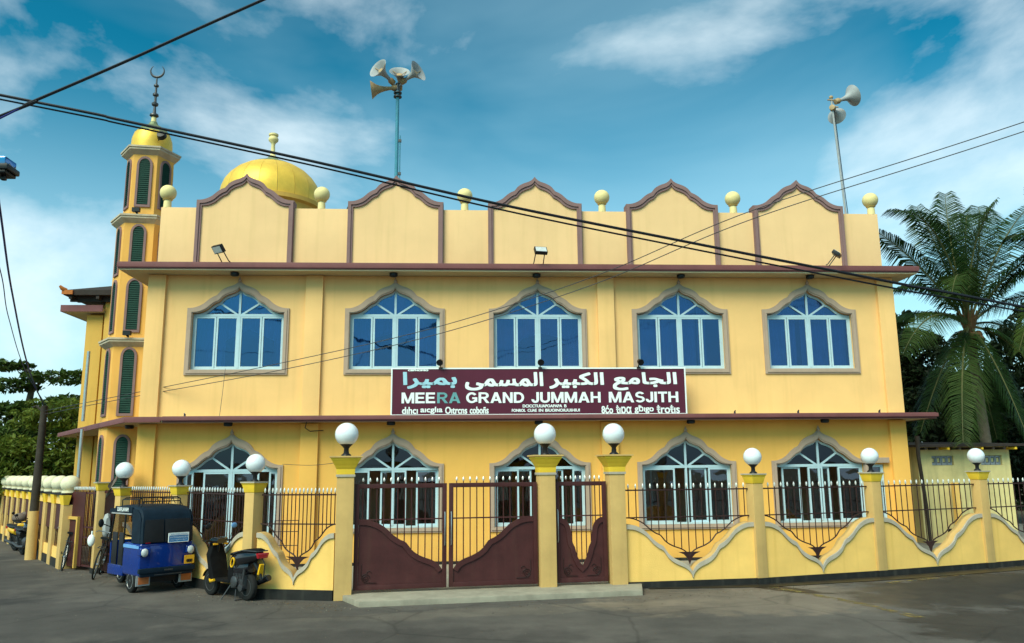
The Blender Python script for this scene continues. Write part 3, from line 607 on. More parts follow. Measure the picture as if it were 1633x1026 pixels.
# ------------------------------------------------------------------ lamps on the facade
def puck(w=.11): 
    b = MB(); b.lathe([(.06, .10), (w, .09), (w, .02), (w * .75, 0)], 18); return b
ORD = ['first', 'second', 'third', 'fourth', 'fifth']
pk = None
for i, cx in enumerate([-5.98, -1.85, 1.95, 5.87, 9.45]):
    o = (puck().build('soffit_lamp', M['black'])) if pk is None else pk.copy()
    if pk is not None: COL.objects.link(o)
    pk = o if pk is None else pk
    o.location = (cx, FY - .34, 7.465); tag(o, f'black round soffit lamp over the {ORD[i]} upper window from the left', 'soffit lamp', 'soffit lamps under the upper cornice')
for i, cx in enumerate([-5.95, -1.85, 1.95, 5.95, 9.55]):
    o = pk.copy(); COL.objects.link(o); o.location = (cx, FY - .34, 3.555); tag(o, f'black soffit lamp over the {ORD[i]} ground floor arch from the left', 'soffit lamp', 'soffit lamps under the lower canopy')
o = pk.copy(); COL.objects.link(o); o.location = (-8.75, 22.1, 3.555); tag(o, 'black soffit lamp beneath the canopy corner beside the minaret', 'soffit lamp', 'soffit lamps under the lower canopy')

def floodlight(label, loc, tilt, rz):
    t = thing('floodlight', label, 'floodlight', loc, rz, 'floodlights along the upper cornice')
    T = Matrix.Translation((0, -.28, .30)) @ Matrix.Rotation(tilt, 4, 'X')
    b = MB(); b.box(-.17, .17, -.05, .05, -.11, .11, T); h = b.build('housing', M['black'], t, bevel=.015)
    b = MB(); b.box(-.145, .145, -.058, -.05, -.085, .085, T); b.build('lens', M['lens'], h)
    b = MB(); b.tube([(-.13, 0, 0), (-.13, -.05, .02), (-.12, -.26, .28)], .014, 6); b.tube([(.13, 0, 0), (.13, -.05, .02), (.12, -.26, .28)], .014, 6); b.build('bracket', M['darksteel'], t)
    return t
floodlight('black floodlight leaning out below the first scalloped gable', (-6.15, FY - .52, 7.78), R(38), R(-35))
floodlight('black floodlight pointing up below the middle scalloped gable', (1.98, FY - .52, 7.78), R(-35), R(10))
floodlight('black floodlight on the cornice below the fifth scalloped gable', (9.85, FY - .52, 7.78), R(-50), R(60))
# little sensors on the canopy
for i, x in enumerate((-7.0, 7.1, 9.2 - .4, 11.0)):
    b = MB(); b.box(-.02, .02, -.02, .02, 0, .06); b.tube([(0, 0, .06), (.0, -.05, .08)], .015, 8)
    o = b.build('gutter_clip', M['darksteel'], None, loc=(x, FY - .45, 3.80))
    tag(o, ['small grey stub on the canopy below the first upper window', 'small grey stub on the canopy just right of the sign', 'small grey stub on the canopy left of the fifth window', 'small grey stub on the canopy near the right corner'][i], 'bracket', 'stubs standing on the lower canopy')

# ------------------------------------------------------------------ name board
sign = thing('sign_board', 'maroon name board with white Arabic and English lettering on the canopy', 'sign', (-1.83, 20.95, 3.80))
SW, SH = 7.62, 1.19
b = MB(); b.box(0, SW, 0, .06, 0, SH); b.build('board', M['sign'], sign, smooth=0)
b = MB(); rect_ring(b, -.02, SW + .02, -.02, SH + .02, .035, -.012, .065); b.build('border', M['signwhite'], sign, smooth=0)
b = MB()
for x in (.6, 2.7, 4.9, 7.0): b.box(x, x + .05, .062, .11, -.02, SH); b.tube([(x + .025, .1, SH * .9), (x + .025, .5, .02)], .02, 6)
b.build('brace', M['darksteel'], sign)
zx = SW / 1516.0; zz = SH / 247.0
def word(txt, x0, x1, y0, y1, m, bold=.0):
    if ' ' in txt:
        ws = txt.split(); n = sum(map(len, ws)) + .8 * (len(ws) - 1); p = x0
        for w in ws:
            q = p + (x1 - x0) * len(w) / n; word(w, p, q, y0, y1, m, bold); p = q + .8 * (x1 - x0) / n
        return
    text_mesh('lettering', txt, m, sign, (x1 - x0) * zx, (y1 - y0) * zz, Matrix.Translation(((x0 - 47) * zx, -.003, (305 - y1) * zz)), bold, .002)
AR = ['\uFE91\uFEE4\uFEF4\uFEAE\uFE8D', '\uFE8D\uFEDF\uFEE4\uFEB4\uFEE4\uFEF0', '\uFE8D\uFEDF\uFEDC\uFE92\uFEF4\uFEAE', '\uFE8D\uFEDF\uFEA0\uFE8E\uFEE3\uFECA']
for w, (x0, x1, y0, y1), m in zip(AR, ((103, 378, 76, 166), (420, 822, 78, 176), (853, 1137, 80, 168), (1183, 1520, 80, 178)), (M['signreflblue'], M['signwhite'], M['signwhite'], M['signwhite'])):
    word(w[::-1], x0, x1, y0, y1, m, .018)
for txt, x0, x1, m in (('MEE', 98, 268, 'signwhite'), ('RA', 278, 396, 'signreflteal'), ('GRAND', 425, 722, 'signwhite'), ('JUMMAH', 760, 1117, 'signwhite'), ('MASJITH', 1160, 1523, 'signwhite')):
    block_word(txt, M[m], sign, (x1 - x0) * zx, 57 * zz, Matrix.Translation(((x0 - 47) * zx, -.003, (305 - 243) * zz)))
word('dıhcı aıcglıa Oıtrcns coboñs', 101, 540, 262, 300, M['signwhite'], .006)
word('DCICCTUUAPOAPAPA  B', 714, 940, 252, 268, M['signwhite'], .004); word('FONROL CUAE IN BIUOINOIUUIHIUI', 658, 1008, 275, 291, M['signwhite'], .004)
word('8ćo ŧıɒα gƀıgo ŧroŧıs', 1120, 1528, 258, 302, M['signwhite'], .006)
word('CEIFNCIMIO', 128, 232, 62, 72, M['signwhite'], .006)
SLAB = ['black spot lamp clamped on the sign above the word MEERA', 'black spot lamp clamped on the middle of the sign', 'black spot lamp clamped on the sign above the word MASJITH']
for i, x in enumerate((1.25, 3.82, 6.4)):
    t = thing('spot_lamp', SLAB[i], 'spot lamp', (-1.83 + x, 20.95, 3.80 + SH + .02), R(-10 + 12 * i), 'spot lamps clamped on the sign')
    b = MB(); b.tube([(0, .03, -.02), (0, -.02, .06), (-.02, -.08, .12)], .014, 6); b.box(-.05, .05, -.03, .06, -.03, .01); b.build('bracket', M['black'], t)
    T = Matrix.Translation((0, -.10, .14)) @ Matrix.Rotation(R(115), 4, 'X')
    b = MB(); b.lathe([(.03, -.08), (.06, -.05), (.075, .0), (.085, .07), (.07, .068)], 16, T); b.build('housing', M['black'], t)

# ------------------------------------------------------------------ loudspeaker masts
def horn(parent, base, direction, L, rad, m):
    d = Vector(direction).normalized(); q = d.to_track_quat('Z', 'Y').to_matrix().to_4x4()
    T = Matrix.Translation(base) @ q
    b = MB(); prof = [(.05, .0), (.055, .10), (.07, .22 * L / .6), (.10, .34 * L / .6), (rad * .55, L * .74), (rad * .86, L * .92), (rad, L)]
    b.lathe(prof, 28, T); me_in = [(rad * .97, L - .002), (rad * .82, L * .91), (rad * .5, L * .72), (.06, L * .5)]
    b2 = MB(); k = len(b.f); b.f = b.f[:-1]; b.fm = b.fm[:-1]
    vs = [(r * math.cos(2 * math.pi * i / 28), r * math.sin(2 * math.pi * i / 28), z) for r, z in [(rad, L)] + me_in for i in range(28)]
    b.add(vs, [(i * 28 + j, i * 28 + (j + 1) % 28, (i + 1) * 28 + (j + 1) % 28, (i + 1) * 28 + j) for i in range(4) for j in range(28)], T)
    h = b.build('horn', m, parent, smooth=50)
    b = MB(); b.lathe([(.03, -.16), (.085, -.15), (.09, -.02), (.055, .03)], 18, T); b.build('driver', M['horntan'], h)
    b = MB(); b.lathe([(.05, L * .5), (.045, L * .66), (.09, L * .74), (.075, L * .80), (.02, L * .82)], 16, T)
    for a in (0.5, 2.6, 4.7): b.tube([T @ Vector((.07 * math.cos(a), .07 * math.sin(a), L * .74)), T @ Vector((rad * .8 * math.cos(a), rad * .8 * math.sin(a), L * .90))], .012, 5)
    b.build('phase_plug', M['horntan'], h)
    return h
m1 = thing('loudspeaker_mast', 'blue mast with four horn loudspeakers behind the second gable', 'loudspeaker mast', (-1.93, 22.4, 7.86))
b = MB(); b.tube([(0, 0, 0), (0, 0, 5.55)], [.055, .05], 12); b.tube([(.09, .0, 1.6), (.09, .0, 4.1)], .018, 6); b.build('pole', M['mastblue'], m1)
b = MB(); 
for z in (5.3, 5.42): b.lathe([(.05, z - .02), (.12, z - .018), (.12, z + .018), (.05, z + .02)], 16)
for z in (2.9, 3.9): b.box(.04, .13, -.03, .03, z, z + .08)
b.tube([(0, 0, 5.5), (0, 0, 5.72)], .06, 10); b.build('clamp', M['darksteel'], m1)
horn(m1, (-.22, -.10, 5.78), (-.62, -.72, .34), .52, .31, M['horn']); horn(m1, (.03, .22, 5.78), (.05, -.75, .62), .42, .30, M['horn'])
horn(m1, (.22, -.08, 5.80), (.80, -.50, .34), .50, .32, M['horn']); horn(m1, (-.16, .02, 5.58), (-.93, -.05, -.13), .62, .27, M['horntan'])
b = MB(); b.tube([(0, 0, 5.6), (-.24, -.12, 5.8)], .022, 6); b.tube([(0, 0, 5.6), (.24, -.09, 5.82)], .022, 6); b.tube([(0, 0, 5.6), (.03, .2, 5.78)], .022, 6); b.tube([(0, 0, 5.6), (-.2, .02, 5.58)], .03, 6); b.build('arm', M['horn'], m1)
m2 = thing('loudspeaker_mast', 'thin leaning mast with two grey horn loudspeakers at the right', 'loudspeaker mast', (11.33, 22.5, 7.86))
b = MB(); b.tube([(0.02, 0, 0), (-.20, 0, 5.55)], .032, 10); b.build('pole', M['horn'], m2)
b = MB(); b.tube([(.10, -.02, 0), (-.06, -.03, 3.0), (-.15, -.03, 5.2)], .012, 6); b.build('feeder_cable', M['cable'], m2)
b = MB(); b.ball((-.20, 0, 5.58), .06, 12, 8); b.tube([(-.32, 0, 5.5), (-.05, -.05, 5.46)], .022, 6); b.tube([(-.19, 0, 5.3), (-.02, -.05, 5.24)], .02, 6); b.build('clamp', M['horntan'], m2)
horn(m2, (.02, -.05, 5.46), (.86, .10, .36), .52, .33, M['horn']); horn(m2, (-.14, .05, 5.22), (.55, .72, -.10), .46, .27, M['horn'])
# roof oddments
b = MB()
for k in range(4): b.tube([(.26 * math.cos(a * .2618) * (1 - .04 * k), .02 * k, .26 * math.sin(a * .2618) * (1 - .05 * k) + .2) for a in range(25)], .008, 5)
o = b.build('wire_coil', M['steel'], None, loc=(-7.35, 22.6, 9.2)); tag(o, 'coil of bare wire standing behind the parapet left of the first gable', 'wire coil')
b = MB(); b.lathe([(.13, 0), (.13, .55), (.15, .6), (.13, .68), (.07, .74), (.01, .76)], 16); b.tube([(0, 0, -1.3), (0, 0, .1)], .06, 8)
o = b.build('vent_cowl', M['black'], None, loc=(-3.2, 22.6, 9.16)); tag(o, 'black vent cowl peeping over the parapet left of the second gable', 'vent')

# ------------------------------------------------------------------ dome
dome = thing('dome', 'golden metal dome with ball finial rising behind the first gable', 'dome', (-6.95, 28.6, 7.86))
b = MB(); b.lathe([(1.72, 0), (1.72, 3.75), (1.86, 3.8), (1.86, 3.95)], 32); b.build('drum', M['olive'], dome)
DP = [(1.74, 0), (1.76, .18), (1.755, .36), (1.72, .56), (1.63, .80), (1.48, 1.02), (1.26, 1.24), (.98, 1.42)]
CP = [(.98, 1.42), (.70, 1.56), (.42, 1.68), (.22, 1.78), (.10, 1.92)]
def dome_panel(prof, n):
    b = MB(); a = 2 * math.pi / n; K = 4; g0 = .003
    vs = []
    for r, z in prof:
        for k in range(K + 1):
            t = -a / 2 + g0 + (a - 2 * g0) * k / K; vs.append((r * math.cos(t), r * math.sin(t), z))
    fs = [(i * (K + 1) + k, i * (K + 1) + k + 1, (i + 1) * (K + 1) + k + 1, (i + 1) * (K + 1) + k) for i in range(len(prof) - 1) for k in range(K)]
    m = len(vs); vs += [(x * .975, y * .975, z) for x, y, z in vs]
    for i in range(len(prof) - 1):
        for k in (0, K): fs.append((i * (K + 1) + k, (i + 1) * (K + 1) + k, m + (i + 1) * (K + 1) + k, m + i * (K + 1) + k))
    return b.add(vs, fs)
b = MB(); b.lathe([(r * .985, z) for r, z in DP + CP[1:]], 32); b.build('lining', M['dgreen'], dome, loc=(0, 0, 3.96))
p0 = dome_panel(DP, 18).build('gold_panel', M['gold'], dome, loc=(0, 0, 3.96)); q0 = dome_panel(CP, 18).build('green_panel', M['dgreen'], dome, loc=(0, 0, 3.96))
for k in range(1, 18):
    for s in (p0, q0):
        c = s.copy(); COL.objects.link(c); c.rotation_euler = (0, 0, 2 * math.pi * k / 18)
b = MB(); b.lathe([(.16, 1.86), (.11, 1.93), (.08, 2.0), (.065, 2.35), (.09, 2.42), (.17, 2.5), (.18, 2.58), (.13, 2.66), (.17, 2.70), (.17, 2.76), (.06, 2.80)], 18); b.build('finial', M['cream'], dome, loc=(0, 0, 3.96))

# ------------------------------------------------------------------ minaret
mina = thing('minaret', 'slender six sided orange minaret with green louvres and crescent finial', 'minaret', (-9.32, 23.65, 0))
HEX0 = 7.0
def hexa(s0, z0, z1, mb, s1=None):
    def pts(q, z): return [(q * math.sin(R(HEX0 - 30 + 60 * k)), -q * math.cos(R(HEX0 - 30 + 60 * k)), z) for k in range(6)]
    mb.add(pts(s0, z0) + pts(s1 or s0, z1), [tuple(range(5, -1, -1)), tuple(range(6, 12))] + [(k, (k + 1) % 6, (k + 1) % 6 + 6, k + 6) for k in range(6)])
def la(hw, zb, zt): return [(-hw, zb), (hw, zb)] + [(hw * math.cos(t * math.pi / 10), zt - hw + hw * 1.25 * math.sin(t * math.pi / 10)) for t in range(11)]
TIERS = [(.84, 0, 6.0), (.80, 6.0, 9.62), (.655, 9.62, 11.72)]
LW = {0: [(1.2, 3.35), (4.0, 5.75)], 1: [(6.32, 7.72), (7.98, 9.30)], 2: [(10.0, 11.38)]}
for k, (sd_, z0, z1) in enumerate(TIERS):
    b = MB(); hexa(sd_, z0, z1, b); sh = b.build('shaft', M['minaret'], mina, smooth=0)
    for a in range(0, 360, 60):
        for (l0, l1) in LW[k]:
            hw = .15; T = Matrix.Rotation(R(HEX0 + a), 4, 'Z') @ Matrix.Translation((0, -sd_ * .8660, 0))
            b = MB(); b.ring(la(hw + .065, l0 - .05, l1 + .05), la(hw, l0 + .02, l1), -.04, .01, True, T); b.build('louvred_window', M['purple'], sh, smooth=30)
            b = MB(); b.prism(la(hw + .01, l0, l1), -.012, -.003, T); z = l0 + .05
            while z < l1 - .02:
                ww = hw if z < l1 - hw else hw * math.sqrt(max(0, 1 - ((z - l1 + hw) / (hw * 1.25)) ** 2))
                if ww > .03: b.add([(-ww, -.014, z + .05), (ww, -.014, z + .05), (ww, -.034, z), (-ww, -.034, z)], [(0, 1, 2, 3)], T)
                z += .062
            tag(b.build('louvre', M['louvre'], sh, smooth=0), kind='stuff')
for (q, z, e) in ((.84, 5.98, .17), (.80, 9.55, .15), (.655, 11.66, .17)):
    b = MB(); hexa(q, z - .12, z, b, q + e); hexa(q + e, z, z + .06, b); hexa(q + e + .03, z + .06, z + .11, b); hexa(q + e, z + .11, z + .14, b, q)
    b.build('cornice', M['tiercornice'], mina, smooth=0)
b = MB(); b.lathe([(.56, 11.78), (.575, 12.0), (.56, 12.2), (.50, 12.38)], 20); b.build('cupola', M['gold'], mina)
b = MB(); b.lathe([(.505, 12.375), (.42, 12.5), (.28, 12.62), (.14, 12.70), (.10, 12.8)], 16); b.build('cupola_cap', M['dgreen'], mina, smooth=20)
b = MB(); b.lathe([(.10, 12.70), (.075, 12.85), (.07, 12.95)], 12); b.build('finial_base', M['cream'], mina)
b = MB(); b.lathe([(.06, 12.95), (.13, 13.0), (.12, 13.05), (.05, 13.09), (.035, 13.3), (.09, 13.34), (.10, 13.4), (.04, 13.45), (.035, 13.62), (.085, 13.66), (.085, 13.71), (.035, 13.75), (.03, 13.92), (.075, 13.96), (.07, 14.0), (.025, 14.04), (.02, 14.25)], 14)
f = b.build('finial', M['darksteel'], mina)
b = MB(); n = 26; pts, rs = [], []
for k in range(n + 1):
    a = R(-90 - 140 + 280 * k / n); pts.append((.20 * math.cos(a), 0, 14.46 + .20 * math.sin(a))); rs.append(.008 + .03 * max(0, math.sin(math.pi * k / n)) ** 1.2)
b.tube(pts, rs, 8); b.build('crescent', M['darksteel'], f)
b = MB(); b.box(-.10, .10, -.06, .06, 0, .12); b.tube([(0, 0, .0), (0, .1, -.02)], .03, 6); o = b.build('flood_lamp', M['black'], None, loc=(-9.3, 22.82, 9.72)); tag(o, 'small black lamp box on the middle minaret cornice', 'lamp', 'lamps on the minaret')
o = o.copy(); COL.objects.link(o); o.location = (-9.25, 22.72, 6.15); tag(o, 'small black lamp box on the lowest minaret cornice', 'lamp', 'lamps on the minaret')
b = MB(); b.lathe([(.05, .10), (.11, .09), (.14, -.04), (.12, -.05)], 14, Matrix.Rotation(R(70), 4, 'X')); b.tube([(0, 0, 0), (-.12, .1, -.1)], .02, 6); o = b.build('siren', M['black'], None, loc=(-8.83, 23.05, 12.12)); tag(o, 'round black siren fixed beside the golden minaret cupola', 'siren')

# ------------------------------------------------------------------ rear hall to the left
hall = thing('hall_building', 'olive yellow rear hall with dark tiled roof left of the minaret', 'building', (-12.92, 28.6, 0))
b = MB(); b.box(0, 8.4, 0, 8, 0, 8.2); b.build('wall', M['olive'], hall, smooth=0)
b = MB(); b.box(-.02, .52, -.22, -.003, .1, 7.78); b.build('pilaster', M['olive'], hall, bevel=.01)
b = MB(); b.box(.62, 1.28, -.34, -.003, .1, 8.45); b.build('pilaster', M['olive'], hall, bevel=.01)
b = MB(); b.box(-.75, -.003, -.5, 8, 7.86, 7.98); b.box(-.003, .6, -.5, -.003, 7.862, 7.978); b.build('ledge', M['soffit'], hall)
b = MB(); b.box(-.78, -.75, -.53, 8, 7.85, 8.08); b.box(-.75, .62, -.53, -.5, 7.852, 8.078); b.build('fascia', M['fascia'], hall)
b = MB(); b.add([(-.62, -.75, 8.55), (9, -.75, 8.6), (9, 4, 10.2), (3.6, 4, 10.2), (-.62, 8.5, 8.55), (9, 8.5, 8.6), (-.62, -.75, 8.38), (9, -.75, 8.43), (-.62, 8.5, 8.38), (9, 8.5, 8.43)], [(0, 1, 2, 3), (3, 4, 0), (3, 2, 5, 4), (6, 8, 9, 7), (0, 6, 7, 1), (0, 4, 8, 6), (1, 7, 9, 5), (1, 5, 2)]); b.build('roof', M['tileroof'], hall, smooth=0)
b = MB(); b.box(-.5, 8, -.5, -.42, 8.2, 8.40); b.build('rafter_board', M['tileroof'], hall)
for k in range(9): b = MB(); b.box(-.45 + k * .9, -.35 + k * .9, -.72, 0, 8.26, 8.37); b.build('rafter', M['tileroof'], hall)
b = MB(); b.tube([(-.56, -.7, 8.54), (-.66, -.80, 8.60), (-.72, -.84, 8.68)], [.08, .07, .04], 8); b.box(-.66, -.3, -.80, -.752, 8.40, 8.54); b.build('ridge_end', M['orange'], hall)
b = MB(); b.tube([(1.9, -.1, 7.9), (2.2, -.1, 7.95), (2.9, -.1, 8.0)], .04, 8); b.build('pipe', M['steel'], hall)
b = MB(); b.tube([(-10.38, 23.05, 5.75), (-10.38, 23.05, 3.82)], .045, 10); b.tube([(-10.38, 23.05, 3.6), (-10.38, 23.05, .3)], .045, 10); o = b.build('downpipe', M['steel'], None); tag(o, 'grey rainwater downpipe running down beside the minaret', 'downpipe')

# ------------------------------------------------------------------ boundary walls, railings and pillars
def bar_mesh(mb, x, y, z0, z1, r=.011, tip=True):
    mb.mi = 0; mb.tube([(x, y, z0), (x, y, z1)], r, 6)
    if tip:
        mb.mi = 1; mb.lathe([(r, z1 - .01), (.018, z1 + .015), (.020, z1 + .04), (.013, z1 + .065), (.003, z1 + .085)], 8, Matrix.Translation((x, y, 0)))
def dip(L, zs, za, e=.0, cx=None):   # z of the inverted ogee coping along 0..L
    cx = L / 2 if cx is None else cx
    return [(cx - cx * (1 - u), zs - (zs - za) * v) for u, v in OG], [(cx + (L - cx) * (1 - u), zs - (zs - za) * v) for u, v in OG]
def interp(P, x):
    for a, c in zip(P[:-1], P[1:]):
        lo, hi = (a, c) if a[0] <= c[0] else (c, a)
        if lo[0] - 1e-9 <= x <= hi[0] + 1e-9: return lo[1] if hi[0] - lo[0] < 1e-9 else lo[1] + (hi[1] - lo[1]) * (x - lo[0]) / (hi[0] - lo[0])
    return P[0][1]
WG, RG = 'scalloped boundary wall sections along the road', 'iron railings on the boundary wall'
def section(p, q, wl, rl, zb=.13, zs=1.27, za=.30, rtop=1.96, nb=17, zp=-.15):
    p, q = Vector(p), Vector(q); L = (q - p).length; rz = math.atan2(q.y - p.y, q.x - p.x)
    t = thing('boundary_wall', wl, 'wall', (p.x, p.y, 0), rz, WG)
    l, r = dip(L, zs, za); top = l + r[::-1][1:]
    b = MB(); b.prism([(0, zb), (L, zb)] + top[::-1], 0, .22); b.build('wall', M['fence'], t, smooth=25)
    b = MB(); b.box(0, L, -.03, .24, zp, zb); b.build('plinth', M['plinth'], t)
    lo = [(x, z - .09) for x, z in top]; lo[len(l) - 1] = (lo[len(l) - 1][0], za - .13)
    b = MB(); b.ring(top, lo, -.035, .0, False); b.build('coping', M['greyband'], t, smooth=25)
    b = MB(); b.ring([(x, z + .006) for x, z in top], [(x, z - .002) for x, z in top], 0.0, .225, False); b.build('top_render', M['ochre'], t, smooth=25)
    rt = thing('railing', rl, 'railing', (p.x, p.y, 0), rz, RG)
    yr = .12
    b = MB(); b.box(0, L, yr - .014, yr + .014, rtop - .014, rtop + .014); b.build('top_rail', M['darkbar'], rt)
    b = MB(); b.box(0, L, yr - .012, yr + .012, 1.40 - .012, 1.40 + .012); b.build('middle_rail', M['darkbar'], rt)
    zl = za + .30; l2, r2 = dip(L, 1.40, zl); bot = l2 + r2[::-1][1:]
    b = MB(); b.tube([(x, yr, z) for x, z in bot], .014, 6); b.build('bottom_rail', M['darkbar'], rt)
    c = L / 2
    b = MB(); b.prism([(c - .24, zl + .085), (c + .24, zl + .085), (c + .12, zl + .035), (c + .05, zl - .04), (c, zl - .17), (c - .05, zl - .04), (c - .12, zl + .035)], yr - .012, yr + .012); b.build('apex_plate', M['darkbar'], rt)
    for k in range(nb):
        x = L * (k + .75) / (nb + .5); b = MB(); bar_mesh(b, x, yr, interp(bot, x), rtop + .05); b.build('bar', [M['darkbar'], M['silver']], rt)
    return t
def pillar(label, x, y, rz, z0=.13, top=2.28, w=.128, group='narrow ochre pillars along the boundary wall'):
    t = thing('pillar', label, 'pillar', (x, y, 0), rz, group)
    b = MB(); b.box(-w, w, -w, w, z0, top - .21); b.build('shaft', M['ochre'], t, bevel=.012)
    b = MB(); b.box(-w - .012, w + .012, -w - .012, w + .012, -.15, z0); b.build('plinth', M['plinth'], t)
    b = MB(); b.frustum(w + .008, w + .045, top - .21, top - .05); b.frustum(w + .055, w + .055, top - .05, top - .025); b.build('capital', M['capyel'], t, bevel=.006)
    b = MB(); b.frustum(w + .07, w + .07, top - .025, top); b.build('cap_slab', M['greyband'], t)
    return t
def globe_lamp(label, x, y, z, d=.385, group='small globe lamps on the narrow pillars'):
    t = thing('globe_lamp', label, 'globe lamp', (x, y, z), 0, group); s = d / .385
    b = MB(); b.lathe([(.085 * s, 0), (.08 * s, .02 * s), (.045 * s, .05 * s), (.04 * s, .12 * s), (.06 * s, .15 * s), (.10 * s, .185 * s), (.11 * s, .20 * s)], 18); b.build('base', M['black'], t)
    b = MB(); b.ball((0, 0, .355 * s), d / 2, 32, 20); b.build('globe', M['globe'], t)
    return t
# gate pillars
GA, GB, GC = (-2.30, 16.42), (1.69, 16.98), (3.16, 17.17)
gr = math.atan2(.75, 5.46)
def gate_pillar(label, x, y):
    t = thing('gate_pillar', label, 'pillar', (x, y, 0), gr, 'wide gate pillars with flared capitals')
    b = MB(); b.box(-.165, .165, -.165, .165, -.02, 2.30); b.build('shaft', M['ochre'], t, bevel=.012)
    b = MB(); b.frustum(.185, .185, 2.30, 2.345); b.build('necking', M['greyband'], t)
    b = MB(); b.frustum(.175, .18, 2.345, 2.45); b.frustum(.18, .215, 2.45, 2.52); b.frustum(.215, .275, 2.52, 2.63); b.frustum(.285, .285, 2.63, 2.67); b.build('capital', M['capyel'], t, bevel=.006)
    b = MB(); b.frustum(.315, .315, 2.67, 2.70); b.build('cap_slab', M['ochre'], t)
    return t
gate_pillar('wide gate pillar at the left end of the concrete step', *GA)
gate_pillar('wide gate pillar between the double gate and the small gate', *GB)
gate_pillar('wide gate pillar at the right end of the concrete step', *GC)
GG = 'large globe lamps on the gate pillars'
globe_lamp('large white globe lamp above the left end of the double gate', GA[0], GA[1], 2.70, .46, GG)
globe_lamp('large white globe lamp between the double gate and the small gate', GB[0], GB[1], 2.70, .46, GG)
globe_lamp('large white globe lamp on the pillar right of the small gate', GC[0], GC[1], 2.70, .46, GG)
D = [(6.24, 17.52), (9.28, 18.38), (12.52, 19.50), (15.9, 20.75)]
dl = ['first narrow pillar right of the small gate', 'narrow pillar before the fifth ground floor window', 'narrow pillar before the pale hut with the bluest globe', 'narrow pillar at the far right end of the wall']
for i, (x, y) in enumerate(D):
    pillar(dl[i], x, y, math.atan2(1.0, 3.1))
    globe_lamp(['white globe lamp on the first pillar right of the gates', 'white globe lamp in front of the fifth ground floor window', 'blue tinged globe lamp before the pale hut', 'globe lamp on the last pillar at the right'][i], x, y, 2.28)
E_ = [(-4.16, 16.88), (-6.45, 19.4), (-8.33, 20.95)]
el = ['narrow pillar behind the black scooter', 'narrow pillar just behind the blue three wheeler roof', 'narrow pillar left of the three wheeler by the maroon fence']
for i, (x, y) in enumerate(E_):
    pillar(el[i], x, y, (math.atan2(-1.1, 1.7), R(-45), R(-40))[i], top=(2.22, 2.13, 2.08)[i])
    globe_lamp(['white globe lamp above the black scooter', 'white globe lamp above the blue three wheeler', 'bluish globe lamp left of the three wheeler beside the minaret'][i], x, y, (2.22, 2.13, 2.08)[i], (.385, .405, .425)[i])
section((3.34, 17.12), (6.14, 17.43), 'yellow scalloped wall section next to the right gate pillar', 'iron railing next to the right gate pillar', nb=17)
section((6.34, 17.46), (9.18, 18.27), 'yellow scalloped wall section before the fourth and fifth windows', 'iron railing before the fifth ground floor window', nb=17)
section((9.38, 18.34), (12.42, 19.39), 'yellow scalloped wall section at the right corner of the mosque', 'iron railing before the mosque corner and hut', nb=18)
section((12.62, 19.46), (15.80, 20.64), 'yellow scalloped wall section at the right edge', 'iron railing in front of the hut at the right edge', nb=18)
section((-4.02, 16.70), (-2.46, 16.26), 'yellow scalloped wall section between scooter and gate', 'iron railing between the scooter and the gate', zs=1.24, za=.40, nb=19, zb=.19)
section((-6.33, 19.2), (-4.28, 16.95), 'yellow wall section between three wheeler and scooter', 'iron railing between the three wheeler and scooter', zs=1.24, za=.40, nb=24, zb=.19)
section((-8.2, 20.8), (-6.56, 19.45), 'yellow wall section hidden behind the three wheeler', 'iron railing behind the three wheeler roof', zs=1.24, za=.40, nb=22, zb=.19)

